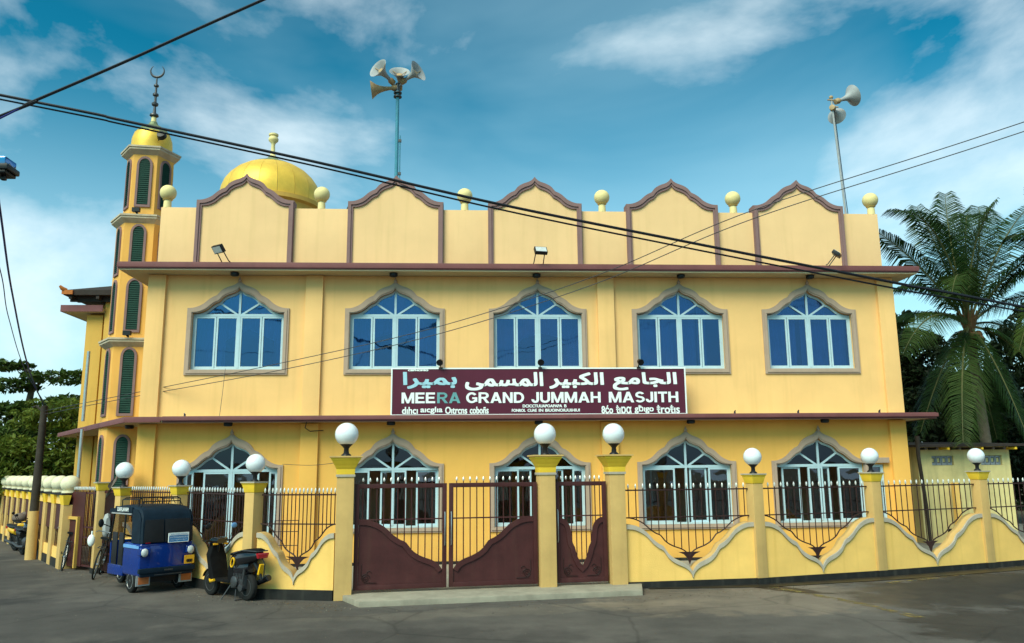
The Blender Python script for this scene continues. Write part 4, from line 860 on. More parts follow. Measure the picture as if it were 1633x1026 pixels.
# gates
def spiral(T, s, m, parent):
    b = MB(); pts = []
    for k in range(40):
        a = k * .32; r = .10 * s * (1 - k / 46); pts.append(T @ Vector((.12 * s + r * math.cos(a), 0, .13 * s + r * math.sin(a))))
    b.tube(pts, .008, 5); b.tube([T @ Vector(p) for p in ((.04 * s, 0, .42 * s), (.03 * s, 0, .2 * s), (.10 * s, 0, .04 * s), (.36 * s, 0, .03 * s))], .008, 5)
    b.tube([T @ Vector((.20 * s + .05 * s * math.cos(k * .5), 0, .23 * s + .05 * s * math.sin(k * .5))) for k in range(11)], .007, 5)
    b.build('scroll', m, parent)
def gate(label, x, y, rz, L, prof, nb, mirror=1, scrolls=(1,), H=2.0, handle_x=None):
    """prof: list of (x,z) for the top of the lower sheet, hinge at x=0; mirror=-1 flips."""
    t = thing('gate_leaf', label, 'gate', (x, y, .155), rz, 'maroon iron gate leaves')
    X = Matrix.Diagonal((mirror, 1, 1, 1)) if mirror < 0 else Matrix.Identity(4)
    b = MB(); b.box(0, .085, -.03, .03, 0, H, X); b.box(L - .085, L, -.03, .03, 0, H, X); b.box(.085, L - .085, -.03, .03, H - .085, H, X); b.box(.085, L - .085, -.03, .03, 0, .09, X)
    b.build('frame', M['maroon'], t, bevel=.006)
    inner = [(min(max(px, .086), L - .086), pz) for px, pz in prof]
    b = MB(); b.prism([(.086, .091), (L - .086, .091)] + inner[::-1], -.004, .008, X); b.build('sheet', M['maroon'], t, smooth=0)
    lo = []
    for i, (px, pz) in enumerate(inner):
        a = Vector(inner[max(i - 1, 0)]); c = Vector(inner[min(i + 1, len(inner) - 1)]); d = (c - a); d = d.normalized() if d.length > 1e-6 else Vector((1, 0)); n = Vector((d.y, -d.x))
        q = Vector((px, pz)) + n * .10; lo.append((min(max(q.x, .086), L - .086), max(q.y, .092)))
    b = MB(); b.ring(inner, lo, -.032, -.005, False, X); b.build('border_band', M['maroon'], t, smooth=30)
    b = MB(); b.box(.086, L - .086, -.012, .012, 1.30, 1.325, X); b.build('middle_rail', M['maroon'], t)
    for k in range(nb):
        bx = .085 + (L - .17) * (k + .5) / nb; b = MB(); bar_mesh(b, mirror * bx, .0, max(interp(inner, bx) - .02, .1), H - .085, tip=False)
        b.mi = 0; b.tube([(mirror * bx, 0, H), (mirror * bx, 0, H + .05)], .009, 6); b.mi = 1; b.lathe([(.012, H + .045), (.019, H + .06), (.021, H + .082), (.013, H + .105), (.003, H + .125)], 8, Matrix.Translation((mirror * bx, 0, 0)))
        b.build('bar', [M['maroon'], M['silver']], t)
    for s in scrolls:
        T = X @ (Matrix.Translation((.12, -.012, .10)) if s > 0 else Matrix.Translation((L - .12, -.012, .10)) @ Matrix.Diagonal((-1, 1, 1, 1)))
        spiral(T, .9, M['darkbar'], t)
    if handle_x:
        b = MB(); b.tube([(mirror * handle_x, -.035, .8), (mirror * handle_x, -.07, .84), (mirror * handle_x, -.07, 1.4), (mirror * handle_x, -.035, 1.44)], .012, 6); b.build('handle', M['steel'], t)
    return t
dirv = Vector((math.cos(gr), math.sin(gr)))
LG = 1.80
P1 = [(.085 + (LG - .17) * u, 1.32 - .98 * v) for u, v in OG]
pa = Vector(GA) + dirv * .19; pb = Vector(GB) - dirv * .19
gate('left leaf of the maroon double gate with curved solid lower sheet', pa.x, pa.y, gr, LG, P1, 12, 1, (1,), handle_x=LG - .04)
gate('right leaf of the maroon double gate with curved solid lower sheet', pb.x, pb.y, gr, LG, P1, 12, -1, (1,), handle_x=LG - .04)
pc = Vector(GB) + dirv * .19; LP = 1.09
h = LP / 2
PV = [(.0, 0), (.16, .02), (.34, .08), (.46, .18), (.52, .32), (.545, .45), (.60, .54), (.67, .60), (.72, .70), (.80, .81), (.90, .90), (1, 1)]
PV = _cr(PV)
P2 = [(.085 + (h - .085) * u, 1.28 - .98 * v) for u, v in PV]; P2 = P2 + [(LP - px, pz) for px, pz in P2[::-1][1:]]
gate('small maroon pedestrian gate with a pointed dip', pc.x, pc.y, gr, LP, P2, 9, 1, (1, -1), handle_x=.04)

# ------------------------------------------------------------------ left side: maroon side gate and long side wall with balls
sd = Vector((-7.45, 10.95)).normalized(); s0 = Vector((-10.35, 22.6)); sang = math.atan2(sd.y, sd.x)
pillar('flat topped narrow post between the maroon side panels', -9.0, 21.4, sang, top=2.2)
sg = thing('side_gate', 'maroon ribbed sheet side gate left of the three wheeler', 'gate', (-8.45, 21.05, .05), math.atan2(.3, -.45))
Lg = .52
b = MB(); b.box(0, Lg, -.015, .015, 0.02, 1.9); b.build('sheet', M['maroon'], sg)
for k in range(12): b = MB(); b.box(.02 + Lg * k / 12.5, .045 + Lg * k / 12.5, .015, .04, .02, 1.95); b.build('rib', M['darkbar'], sg)
b = MB(); b.box(-.01, Lg + .01, .015, .05, 1.88, 1.94); b.box(-.01, Lg + .01, .015, .05, .4, .45); b.build('rail', M['maroon'], sg)
sg2 = thing('side_railing', 'maroon side railing with white tipped rows beyond the flat topped post', 'railing', (-9.1, 21.5, .05), math.atan2(1.1, -1.2))
Lg = 1.65
for k in range(20): b = MB(); bar_mesh(b, .06 + Lg * k / 20, 0, .05, 1.95); b.build('bar', [M['darkbar'], M['silver']], sg2)
b = MB(); 
for z in (.06, .75, 1.0, 1.85): b.box(0, Lg, -.015, .015, z, z + .04)
b.build('rail', M['maroon'], sg2)
b = MB(); b.box(Lg * .45, Lg, .01, .03, .05, 1.9); b.build('sheet', M['maroon'], sg2)
b = MB(); b.box(.95, 1.02, .03, .10, 0, 1.2); b.box(1.52, 1.59, .03, .10, 0, 1.2); b.box(.95, 1.59, .03, .10, 1.2, 1.27); fd = b.build('doorway', M['olive'], sg2)
b = MB(); b.box(1.02, 1.52, .035, .06, .03, 1.2); b.build('leaf', M['maroon'], fd)
# drape tied to the post
b = MB(); n = 10; vs = []
for i in range(n + 1):
    for j in range(5):
        t = i / n; vs.append((-8.4 - .75 * t + .03 * math.sin(j * 2 + i), 20.85 + .75 * t + .05 * math.sin(j * 1.7), 2.55 - .62 * t + .35 * t * (1 - t) * -1 - j * .09 * (.3 + t)))
b.add(vs, [(i * 5 + j, i * 5 + j + 1, (i + 1) * 5 + j + 1, (i + 1) * 5 + j) for i in range(n) for j in range(4)])
o = b.build('cloth_drape', M['cloth']); tag(o, 'brown cloth slung from the globe lamp pillar to the side fence', 'cloth')

rowang = sang
NP = 13
wallrow = thing('side_wall', 'long yellow lintelled side wall along the side road', 'wall', (s0.x, s0.y, 0), sang)
step_ = 1.42
Lw = step_ * NP
b = MB(); b.box(0, Lw, -.12, .12, 1.62, 1.86); b.build('lintel', M['fence'], wallrow)
b = MB(); b.box(-.1, Lw, -.25, .2, 1.86, 1.91); b.build('ledge', M['plinth'], wallrow)
b = MB(); b.box(0, Lw, -.10, .14, -.1, .22); b.build('plinth', M['plinth'], wallrow)
b = MB(); b.box(0, Lw, -.06, .115, .22, .5); b.build('low_wall', M['fence'], wallrow)
for k in range(NP):
    for j in range(5): b = MB(); b.tube([(step_ * k + .3 + j * .2, 0.08, .5), (step_ * k + .3 + j * .2, .08, 1.62)], .012, 5); b.build('bar', M['darkbar'], wallrow)
    b = MB(); b.box(step_ * k + .15, step_ * k + 1.25, .09, .105, .95, 1.62); b.build('sheet', M['maroon'], wallrow)
    b = MB(); b.box(step_ * k + .26, step_ * k + .42, -.02, .13, .5, 1.0); b.build('white_block', M['cream'], wallrow)
for k in range(NP):
    p = s0 + sd * (step_ * k + .02)
    t = thing('side_pillar', f'ochre side wall pillar, number {k + 1} from the near end', 'pillar', (p.x, p.y, 0), sang, 'pillars of the long side wall')
    b = MB(); b.box(-.22, .22, -.135, .16, -.1, 1.61); b.build('shaft', M['ochre'], t, bevel=.01)
    b = MB(); b.frustum(.23, .27, 1.61, 1.855, Matrix.Translation((0, .10, 0)), .06, .10); b.build('capital', M['capyel'], t)
WORDS = ['nearest', 'second', 'third', 'fourth', 'fifth', 'sixth', 'seventh', 'eighth', 'ninth', 'tenth', 'eleventh', 'twelfth', 'farthest']
for o in bpy.data.objects:
    if o.name.startswith('side_pillar'):
        k = int(o['label'].split('number ')[1].split(' ')[0]) - 1
        o['label'] = f'{WORDS[k]} ochre pillar of the long side wall on the side road'
cb = None
for k in range(NP):
    p = s0 + sd * (step_ * (k + .02))
    if cb is None: b = MB(); b.ball((0, 0, .19), .245, 20, 12, (1, 1, .9)); b.lathe([(.2, -.04), (.2, .02)], 14); o = cb = b.build('wall_ball', M['palecream'])
    else: o = cb.copy(); COL.objects.link(o)
    o.location = (p.x, p.y, 1.955); o.rotation_euler = (0, 0, k * 1.3)
    tag(o, f'{WORDS[k]} cream ball on top of the long side wall', 'ball ornament', 'cream balls on the side wall')

# ------------------------------------------------------------------ three wheeler (local: x right, y forward)
def wheel(parent, c, r, w, spokes=5, rim_m=None, name='wheel'):
    T = Matrix.Translation(c) @ Matrix.Rotation(R(90), 4, 'Y')
    b = MB(); b.lathe([(r * .62, -w / 2), (r * .9, -w / 2), (r * .985, -w * .36), (r, -w * .15), (r, w * .15), (r * .985, w * .36), (r * .9, w / 2), (r * .62, w / 2)], 32, T); t = b.build(name, M['rubber'], parent, smooth=50)
    b = MB(); b.lathe([(r * .12, -w * .50), (r * .2, -w * .42), (r * .22, -w * .3), (r * .52, -w * .3), (r * .60, -w * .52), (r * .66, -w * .50), (r * .66, w * .50), (r * .60, w * .52), (r * .52, w * .3), (r * .22, w * .3), (r * .12, w * .5)], 24, T)
    for k in range(spokes):
        q = T @ Matrix.Rotation(2 * math.pi * k / spokes, 4, 'Z'); b.box(r * .15, r * .6, -.018, .018, -w * .45, w * .45, q)
    b.build('rim', rim_m or M['steel'], t, smooth=30)
    return t
tuk = thing('three_wheeler', 'blue three wheeled taxi with black canvas hood parked by the wall', 'three wheeler', (-6.46, 18.22, 0), R(43)); tuk.scale = (.88, .96, 1.01)
b = MB()     # rear tub
b.prism([(-.62, .34), (.62, .34), (.635, .60), (.62, .98), (-.62, .98), (-.635, .60)], -.50, .38)
b.build('rear_body', M['tukblue'], tuk, bevel=.05, seg=3)
b = MB(); b.box(-.60, .60, .38, 1.25, .30, .44); b.box(-.62, -.56, .38, 1.2, .30, .50); b.box(.56, .62, .38, 1.2, .30, .50); b.build('floor_pan', M['tukblue'], tuk, bevel=.01)
b = MB(); b.add([(-.58, 1.2, .34), (.58, 1.2, .34), (.30, 1.95, .42), (-.30, 1.95, .42), (-.60, 1.2, .98), (.60, 1.2, .98), (.26, 1.85, .86), (-.26, 1.85, .86)], [(3, 2, 1, 0), (4, 5, 6, 7), (0, 1, 5, 4), (1, 2, 6, 5), (2, 3, 7, 6), (3, 0, 4, 7)]); b.build('front_cowl', M['tukblue'], tuk, bevel=.06, seg=3)
# engine lid joint, rear step, bumper
b = MB(); b.box(-.40, .44, -.512, -.495, .44, .93); b.build('engine_lid', M['tukblue'], tuk, bevel=.012)
b = MB(); b.box(-.645, -.40, -.56, -.40, .74, .90); b.box(.44, .645, -.56, -.40, .74, .90); b.build('lamp_housing', M['tukblue'], tuk, bevel=.04, seg=3)
b = MB(); b.box(-.64, -.44, -.30, .36, .905, .945); b.box(-.643, -.634, -.45, .36, .88, .935); b.build('side_stripe', M['tuklight'], tuk)
for s in (-1, 1):
    b = MB(); b.lathe([(.075, 0), (.082, .012), (.07, .03), (.02, .045)], 18, Matrix.Translation((s * .545, -.555, .81)) @ Matrix.Rotation(R(90), 4, 'X')); b.build('rear_lamp', M['lens'], tuk)
    b = MB(); b.box(s * .46 - .06, s * .46 + .06, -.525, -.49, .985, 1.03); b.build('marker_lamp', M['red'], tuk, bevel=.008)
    b = MB(); b.box(s * .50 - .16, s * .50 + .16, -.47, -.455, .16, .36); mf = b.build('mud_flap', M['horn'], tuk)
    b = MB(); b.box(s * .50 - .11, s * .50 + .13, -.482, -.471, .19, .33); b.build('reflector', M['reflector'], mf)
b = MB(); b.box(-.66, .66, -.60, -.50, .40, .50); b.box(-.62, .62, -.575, -.5, .33, .40); b.build('bumper', M['canvas'], tuk, bevel=.03)
b = MB(); b.box(-.3, .35, -.58, -.57, .352, .370); b.box(-.08, .12, -.606, -.60, .435, .465); b.build('bumper_trim', M['darksteel'], tuk)
b = MB(); b.box(.40, .64, -.575, -.562, .53, .70); np_ = b.build('number_plate', M['plate'], tuk)
text_mesh('plate_lettering', 'GE37', M['black'], np_, .15, .06, Matrix.Translation((.445, -.577, .56)), .006, .003)
# canvas hood: ribs from side section swept along x with rounded top
b = MB()
sec = [(-.50, .985), (-.47, 1.30), (-.43, 1.52), (-.36, 1.62), (-.22, 1.685), (.2, 1.72), (.8, 1.71), (1.15, 1.66), (1.30, 1.58)]
xs = [(-.63, -.07), (-.62, -.03), (-.58, -.005), (-.40, .012), (0, .02), (.40, .012), (.58, -.005), (.62, -.03), (.63, -.07)]
vs = []
for (y, z) in sec:
    for (x, dz) in xs:
        k = min(1, max(0, (z - 1.3) / .3)); vs.append((x * (1 - .03 * k), y + (abs(x) > .6) * .04, z + dz * k))
nx = len(xs)
fs = [(i * nx + j, i * nx + j + 1, (i + 1) * nx + j + 1, (i + 1) * nx + j) for i in range(len(sec) - 1) for j in range(nx - 1)]
b.add(vs, fs)
for s in (-1, 1):   # rear quarter sides and cant rail
    b.prism([(-.46, .985), (-.02, .985), (.02, 1.50), (.04, 1.56), (1.28, 1.56), (1.26, 1.64), (.8, 1.66), (.2, 1.67), (-.22, 1.64), (-.34, 1.58), (-.42, 1.48)], -.01, .01, Matrix.Translation((s * .617, 0, 0)) @ Matrix.Rotation(R(90), 4, 'Z') @ Matrix.Diagonal((1, -1, 1, 1)))
b.build('canvas_hood', M['canvas'], tuk, smooth=35)
Tw = Matrix.Translation((0, -.522, 1.0)) @ Matrix.Rotation(R(-7), 4, 'X')
b = MB(); b.prism([(-.57, 0), (-.10, 0), (-.10, .45), (-.53, .45)], -.006, .006, Tw); b.prism([(-.07, 0), (.57, 0), (.53, .45), (-.07, .45)], -.006, .006, Tw)
b.build('rear_window', M['black'], tuk, bevel=.004)
b = MB(); b.box(-.012, .46, -.585, -.57, .985, 1.16); st = b.build('sticker_board', M['bluesign'], tuk)
b = MB(); rect_ring(b, -.02, .468, .977, 1.168, .012, -.59, -.568); b.box(-.008, .456, -.589, -.585, 1.115, 1.158); b.build('sticker_border', M['signwhite'], st)
text_mesh('sticker_lettering', 'AUUCIMOLANIUNI', M['bluesign'], st, .40, .028, Matrix.Translation((.025, -.590, 1.122)), .0, .003)
text_mesh('sticker_lettering', 'IUUCOOI.ALIHUOUUEUS', M['signwhite'], st, .42, .035, Matrix.Translation((.015, -.587, 1.06)), .0, .003)
text_mesh('sticker_lettering', 'I.CLI:I UJQIMVL BLC F', M['signwhite'], st, .40, .032, Matrix.Translation((.025, -.587, 1.008)), .0, .003)
for s in (-1, 1):
    b = MB(); b.tube([(s * .60, 1.22, .95), (s * .585, 1.08, 1.56)], .025, 8); b.tube([(s * .605, .45, .45), (s * .605, .42, 1.56)], .022, 8); b.build('door_post', M['black'], tuk)
b = MB(); b.box(-.59, -.57, .48, .74, .44, 1.16); b.box(-.59, -.57, .84, 1.12, .44, 1.16); b.build('side_curtain', M['black'], tuk, bevel=.02)
b = MB(); b.box(-.64, -.62, .02, .95, 1.575, 1.70); vb = b.build('visor_strip', M['canvas'], tuk, bevel=.008)
text_mesh('visor_lettering', 'SURF/LAWAM', M['signwhite'], vb, .62, .085, Matrix.Translation((-.643, .82, 1.595)) @ Matrix.Rotation(R(-90), 4, 'Z'), .006, .003)
b = MB(); b.box(-.64, -.625, .05, 1.15, 1.54, 1.565); b.build('drip_rail', M['horn'], tuk)
b = MB(); b.box(-.56, .56, -.12, .36, .5, .75); b.box(-.56, .56, -.30, -.12, .72, 1.25); b.box(-.28, .28, .72, 1.05, .44, .78); b.build('seat', M['black'], tuk, bevel=.05)
b = MB(); b.prism([(-.55, .98), (.55, .98), (.53, 1.55), (-.53, 1.55)], -.005, .005, Matrix.Translation((0, 1.36, 0)) @ Matrix.Rotation(R(12), 4, 'X') @ Matrix.Translation((0, .2, 0))); b.build('windscreen', M['glass_dn'], tuk)
b = MB(); b.tube([(0, 1.35, .6), (0, 1.22, 1.02)], .03, 8); b.tube([(-.3, 1.1, 1.08), (-.1, 1.22, 1.03), (.1, 1.22, 1.03), (.3, 1.1, 1.08)], .018, 8); b.build('handlebar', M['black'], tuk)
b = MB(); b.tube([(-.60, 1.2, 1.25), (-.78, 1.24, 1.32)], .012, 6); b.ball((-.83, 1.24, 1.34), .09, 14, 8, (.75, .25, 1)); b.build('mirror', M['black'], tuk)
b = MB(); b.tube([(-.50, .0, 1.69), (-.50, .0, 1.84), (-.42, .0, 1.88), (.42, .0, 1.88), (.50, .0, 1.84), (.50, .0, 1.69)], .014, 6); b.tube([(-.50, .9, 1.68), (-.50, .9, 1.82), (-.42, .9, 1.86), (.42, .9, 1.86), (.50, .9, 1.82), (.50, .9, 1.68)], .014, 6)
b.tube([(-.49, 0, 1.85), (-.49, .9, 1.83)], .012, 6); b.tube([(.49, 0, 1.85), (.49, .9, 1.83)], .012, 6); b.tube([(-.5, -.12, 1.70), (-.45, -.1, 1.80), (.45, -.1, 1.80), (.5, -.12, 1.70)], .012, 6)
for k in range(5): x = -.38 + .19 * k; b.tube([(x, 0, 1.74), (x + (.14 if k % 2 else -.08), 0, 1.88)], .009, 5)
b.build('roof_rack', M['black'], tuk)
wheel(tuk, (-.55, -.05, .235), .235, .125); wheel(tuk, (.55, -.05, .235), .235, .125); wheel(tuk, (0, 1.82, .225), .225, .11)
b = MB(); b.tube([(0, 1.82, .5), (0, 1.72, .75)], .05, 8); b.box(-.09, .09, 1.55, 2.05, .47, .50); b.box(-.45, .45, -.4, .2, .2, .38); b.build('undercarriage', M['black'], tuk)

# ------------------------------------------------------------------ scooter (local: y forward)
sc = thing('scooter', 'black scooter with red tail lamp and yellow accents on its stand', 'scooter', (-4.10, 16.50, 0), R(48))
ROLL = Matrix.Rotation(R(-5), 4, 'Y')
def sp(name, mb, m, **k):
    return mb.build(name, m, sc, **k)
def loft(mb, secs, T=None, n=12):
    """secs: (y, zc, halfwidth, halfheight) superellipse rings."""
    vs = []
    for (y, zc, hw, hh) in secs:
        for k in range(n):
            a = 2 * math.pi * k / n; c, s_ = math.cos(a), math.sin(a)
            vs.append((hw * math.copysign(abs(c) ** .75, c), y, zc + hh * math.copysign(abs(s_) ** .75, s_)))
    fs = [(i * n + k, (i + 1) * n + k, (i + 1) * n + (k + 1) % n, i * n + (k + 1) % n) for i in range(len(secs) - 1) for k in range(n)]
    fs += [tuple(range(n)), tuple(range(len(secs) * n - 1, (len(secs) - 1) * n - 1, -1))]
    mb.add(vs, fs, T)
wheel(sc, (0, 0, .25), .25, .11, 5, M['darksteel'], 'rear_wheel'); wheel(sc, (0, 1.24, .25), .25, .10, 5, M['darksteel'], 'front_wheel')
b = MB(); loft(b, [(-.42, .86, .05, .04), (-.30, .84, .13, .09), (-.05, .80, .17, .13), (.20, .76, .18, .15), (.42, .70, .15, .14), (.52, .62, .10, .12)]); sp('tail_body', b, M['blackgloss'])
b = MB(); loft(b, [(-.40, .945, .07, .02), (-.25, .935, .13, .045), (.05, .90, .15, .05), (.35, .85, .14, .045), (.52, .83, .09, .03)]); sp('seat', b, M['matteblack'])
b = MB(); loft(b, [(-.10, .62, .10, .10), (.12, .58, .135, .18), (.36, .56, .14, .20), (.52, .52, .12, .18)]); sp('side_panel', b, M['blackgloss'])
b = MB(); b.box(-.15, .15, .42, .98, .30, .36); b.box(-.14, .14, .30, .5, .30, .62); sp('floorboard', b, M['matteblack'], bevel=.03)
b = MB(); b.add([(-.17, .92, .34), (.17, .92, .34), (.19, 1.06, .74), (-.19, 1.06, .74), (-.10, 1.10, 1.0), (.10, 1.10, 1.0), (-.15, 1.12, .34), (.15, 1.12, .34), (.17, 1.24, .80), (-.17, 1.24, .80), (-.10, 1.22, 1.02), (.10, 1.22, 1.02)],
              [(0, 1, 2, 3), (3, 2, 5, 4), (7, 6, 9, 8), (8, 9, 10, 11), (0, 3, 9, 6), (3, 4, 10, 9), (1, 7, 8, 2), (2, 8, 11, 5), (4, 5, 11, 10), (0, 6, 7, 1)]); sp('leg_shield', b, M['matteblack'], bevel=.03)
b = MB(); loft(b, [(.98, 1.06, .10, .05), (1.06, 1.07, .20, .07), (1.18, 1.04, .17, .08), (1.26, 1.0, .08, .05)]); hb = sp('handlebar_cowl', b, M['blackgloss'])
b = MB(); b.tube([(-.36, .98, 1.08), (-.2, 1.05, 1.06), (.2, 1.05, 1.06), (.36, .98, 1.08)], .017, 8); b.tube([(-.30, 1.08, 1.08), (-.40, 1.02, 1.09)], .008, 5); b.tube([(.30, 1.08, 1.08), (.40, 1.02, 1.09)], .008, 5); sp('handlebar', b, M['black'])
for s in (-1, 1):
    b = MB(); b.tube([(s * .22, 1.04, 1.10), (s * .28, 1.02, 1.30)], .007, 6); sp('mirror_stem', b, M['black']); 
    b = MB(); b.ball((s * .29, 1.01, 1.35), .07, 14, 8, (1, .25, .75)); sp('mirror', b, M['black'] if s < 0 else M['tuklight'])
b = MB(); b.prism([(-.10, 0), (.10, 0), (.13, .10), (-.13, .10)], -.03, .04, Matrix.Translation((0, -.42, .80))); sp('tail_lamp', b, M['red'], bevel=.02)
b = MB(); b.box(-.05, .05, -.02, .02, 0, .20, Matrix.Translation((0, -.36, .50)) @ Matrix.Rotation(R(18), 4, 'X')); sp('number_plate', b, M['yellowpl'])
b = MB(); b.tube([(0, -.20, .70), (0, -.34, .56), (0, -.42, .40)], [.05, .035, .02], 8); b.tube([(0, -.38, .84), (.0, -.50, .70), (0, -.48, .45)], .012, 6); sp('rear_fender', b, M['black'])
b = MB(); b.tube([(.13, .35, .26), (.15, .12, .26), (.16, -.10, .32), (.16, -.42, .43)], [.025, .03, .055, .06], 12); sp('exhaust', b, M['blackgloss'])
b = MB(); b.tube([(.17, -.28, .40), (.175, -.38, .425)], .064, 12); sp('exhaust_shield', b, M['steel'])
b = MB(); b.box(-.12, .10, -.04, .40, .22, .46); b.lathe([(.11, 0), (.11, .06), (.06, .08)], 14, Matrix.Translation((-.10, .25, .34)) @ Matrix.Rotation(R(-90), 4, 'Y')); b.lathe([(.07, 0), (.07, .05)], 12, Matrix.Translation((-.12, .02, .25)) @ Matrix.Rotation(R(-90), 4, 'Y'))
for k in range(6): b.box(-.135, -.06, .04 + k * .05, .06 + k * .05, .40, .50)
sp('engine', b, M['darksteel'], bevel=.006)
b = MB(); b.tube([(-.13, .0, .28), (-.14, -.06, .6)], .022, 8); b.tube([(.13, .0, .28), (.14, -.06, .6)], .022, 8); sp('rear_damper', b, M['darksteel'])
b = MB(); T = Matrix.Translation((-.185, .28, .70)); b.tube([T @ Vector((0, .055 * math.cos(k * .449) - .02 * math.sin(k * .449), .085 * math.sin(k * .449))) for k in range(15)], .016, 6); sp('side_badge', b, M['yellowpl'])
b = MB(); b.tube([(-.17, .90, .33), (-.17, 1.02, .30), (-.15, 1.10, .33)], [.025, .03, .015], 8); sp('crash_guard', b, M['yellowpl'])
b = MB(); b.box(-.16, -.06, .99, 1.03, .985, 1.02); b.box(.06, .16, .99, 1.03, .985, 1.02); sp('indicator', b, M['plate'], bevel=.01)
b = MB(); b.tube([(-.07, 1.24, .25), (-.06, 1.15, .62)], .02, 8); b.tube([(.07, 1.24, .25), (.06, 1.15, .62)], .02, 8); b.tube([(0, 1.15, .6), (0, 1.06, 1.05)], .03, 8); sp('fork', b, M['black'])
b = MB(); vs = []; n = 11
for k in range(n):
    a = R(20 + 140 * k / (n - 1)); 
    for x, rr in ((-.07, .27), (-.04, .285), (.04, .285), (.07, .27)): vs.append((x, 1.24 + rr * math.cos(a), .25 + rr * math.sin(a)))
b.add(vs, [(i * 4 + j, i * 4 + j + 1, (i + 1) * 4 + j + 1, (i + 1) * 4 + j) for i in range(n - 1) for j in range(3)]); sp('front_fender', b, M['blackgloss'])
b = MB(); b.tube([(-.12, .40, .27), (-.24, .52, .0)], .013, 6); b.tube([(.10, .25, .2), (.2, .12, .02), (-.2, .12, .02), (-.1, .25, .2)], .013, 6); sp('stand', b, M['darksteel'])
b = MB(); b.tube([(-.14, .33, .86), (-.15, .05, .93), (-.12, -.40, .93), (.12, -.40, .93), (.15, .05, .93), (.14, .33, .86)], .012, 6); sp('grab_rail', b, M['darksteel'])

# ------------------------------------------------------------------ motorcycles and bicycles by the side wall
def motorcycle(label, x, y, rz, lean, tank_m, bag=False):
    t = thing('motorcycle', label, 'motorcycle', (x, y, 0), rz, 'motorcycles parked by the side wall')
    t.rotation_euler = (0, lean, rz)
    wheel(t, (0, 0, .30), .30, .10, 6, M['darksteel']); wheel(t, (0, 1.28, .30), .30, .09, 6, M['darksteel'])
    b = MB(); b.tube([(0, .0, .32), (0, .35, .45), (0, .8, .38), (0, 1.0, .85)], .03, 8); b.tube([(0, -.2, .75), (0, .4, .72), (0, 1.0, .88)], .025, 8); b.tube([(-.1, 0, .3), (-.1, -.1, .7)], .025, 8); b.tube([(.1, 0, .3), (.1, -.1, .7)], .025, 8); b.build('frame', M['black'], t)
    b = MB(); loft(b, [(.42, .80, .07, .07), (.60, .83, .13, .10), (.85, .86, .14, .11), (.98, .86, .07, .07)]); b.build('tank', tank_m, t)
    b = MB(); loft(b, [(-.42, .82, .07, .03), (-.15, .79, .13, .05), (.2, .77, .13, .05), (.45, .79, .08, .04)]); b.build('seat', M['black'], t)
    b = MB(); loft(b, [(.35, .40, .10, .12), (.55, .42, .14, .16), (.75, .42, .12, .14)]); b.tube([(.13, .6, .3), (.15, .1, .28), (.15, -.35, .36)], .04, 8); b.build('engine', M['darksteel'], t)
    b = MB(); b.tube([(-.08, 1.28, .3), (-.08, 1.02, .95)], .022, 8); b.tube([(.08, 1.28, .3), (.08, 1.02, .95)], .022, 8); b.build('fork', M['steel'], t)
    b = MB(); b.tube([(-.36, .86, 1.06), (-.2, .98, 1.04), (.2, .98, 1.04), (.36, .86, 1.06)], .016, 8); b.tube([(-.25, .96, 1.05), (-.33, .92, 1.25)], .008, 5); b.tube([(.25, .96, 1.05), (.33, .92, 1.25)], .008, 5); b.ball((-.34, .92, 1.28), .05, 10, 6, (1, .3, .8)); b.ball((.34, .92, 1.28), .05, 10, 6, (1, .3, .8)); b.build('handlebar', M['black'], t)
    b = MB(); b.ball((0, 1.14, .92), .10, 14, 10); b.build('headlamp', M['black'], t)
    b = MB(); b.box(-.07, .07, -.48, -.40, .70, .78); b.build('tail_lamp', M['red'], t, bevel=.01)
    b = MB(); loft(b, [(-.38, .68, .06, .10), (-.1, .66, .13, .10), (.25, .62, .12, .10)]); b.build('side_cover', M['yellowpl'] if bag else M['black'], t)
    b = MB(); b.tube([(-.1, .4, .3), (-.28, .45, .0)], .013, 6); b.build('stand', M['darksteel'], t)
    return t
motorcycle('black and yellow motorcycle with a bundle on its seat by the side wall', -14.35, 27.95, R(228), R(8), M['yellowpl'], True)
motorcycle('dark motorcycle nearer the timber pole on the side road', -13.4, 26.55, R(222), R(8), M['blackgloss'])
b = MB(); b.ball((0, 0, .14), .22, 16, 10, (1, .9, .75)); b.ball((.1, .1, .22), .12, 12, 8); o = b.build('bundle', M['cloth'], None, loc=(-14.32, 27.95, .88)); tag(o, 'dark bundle tied on the black and yellow motorcycle', 'bundle')
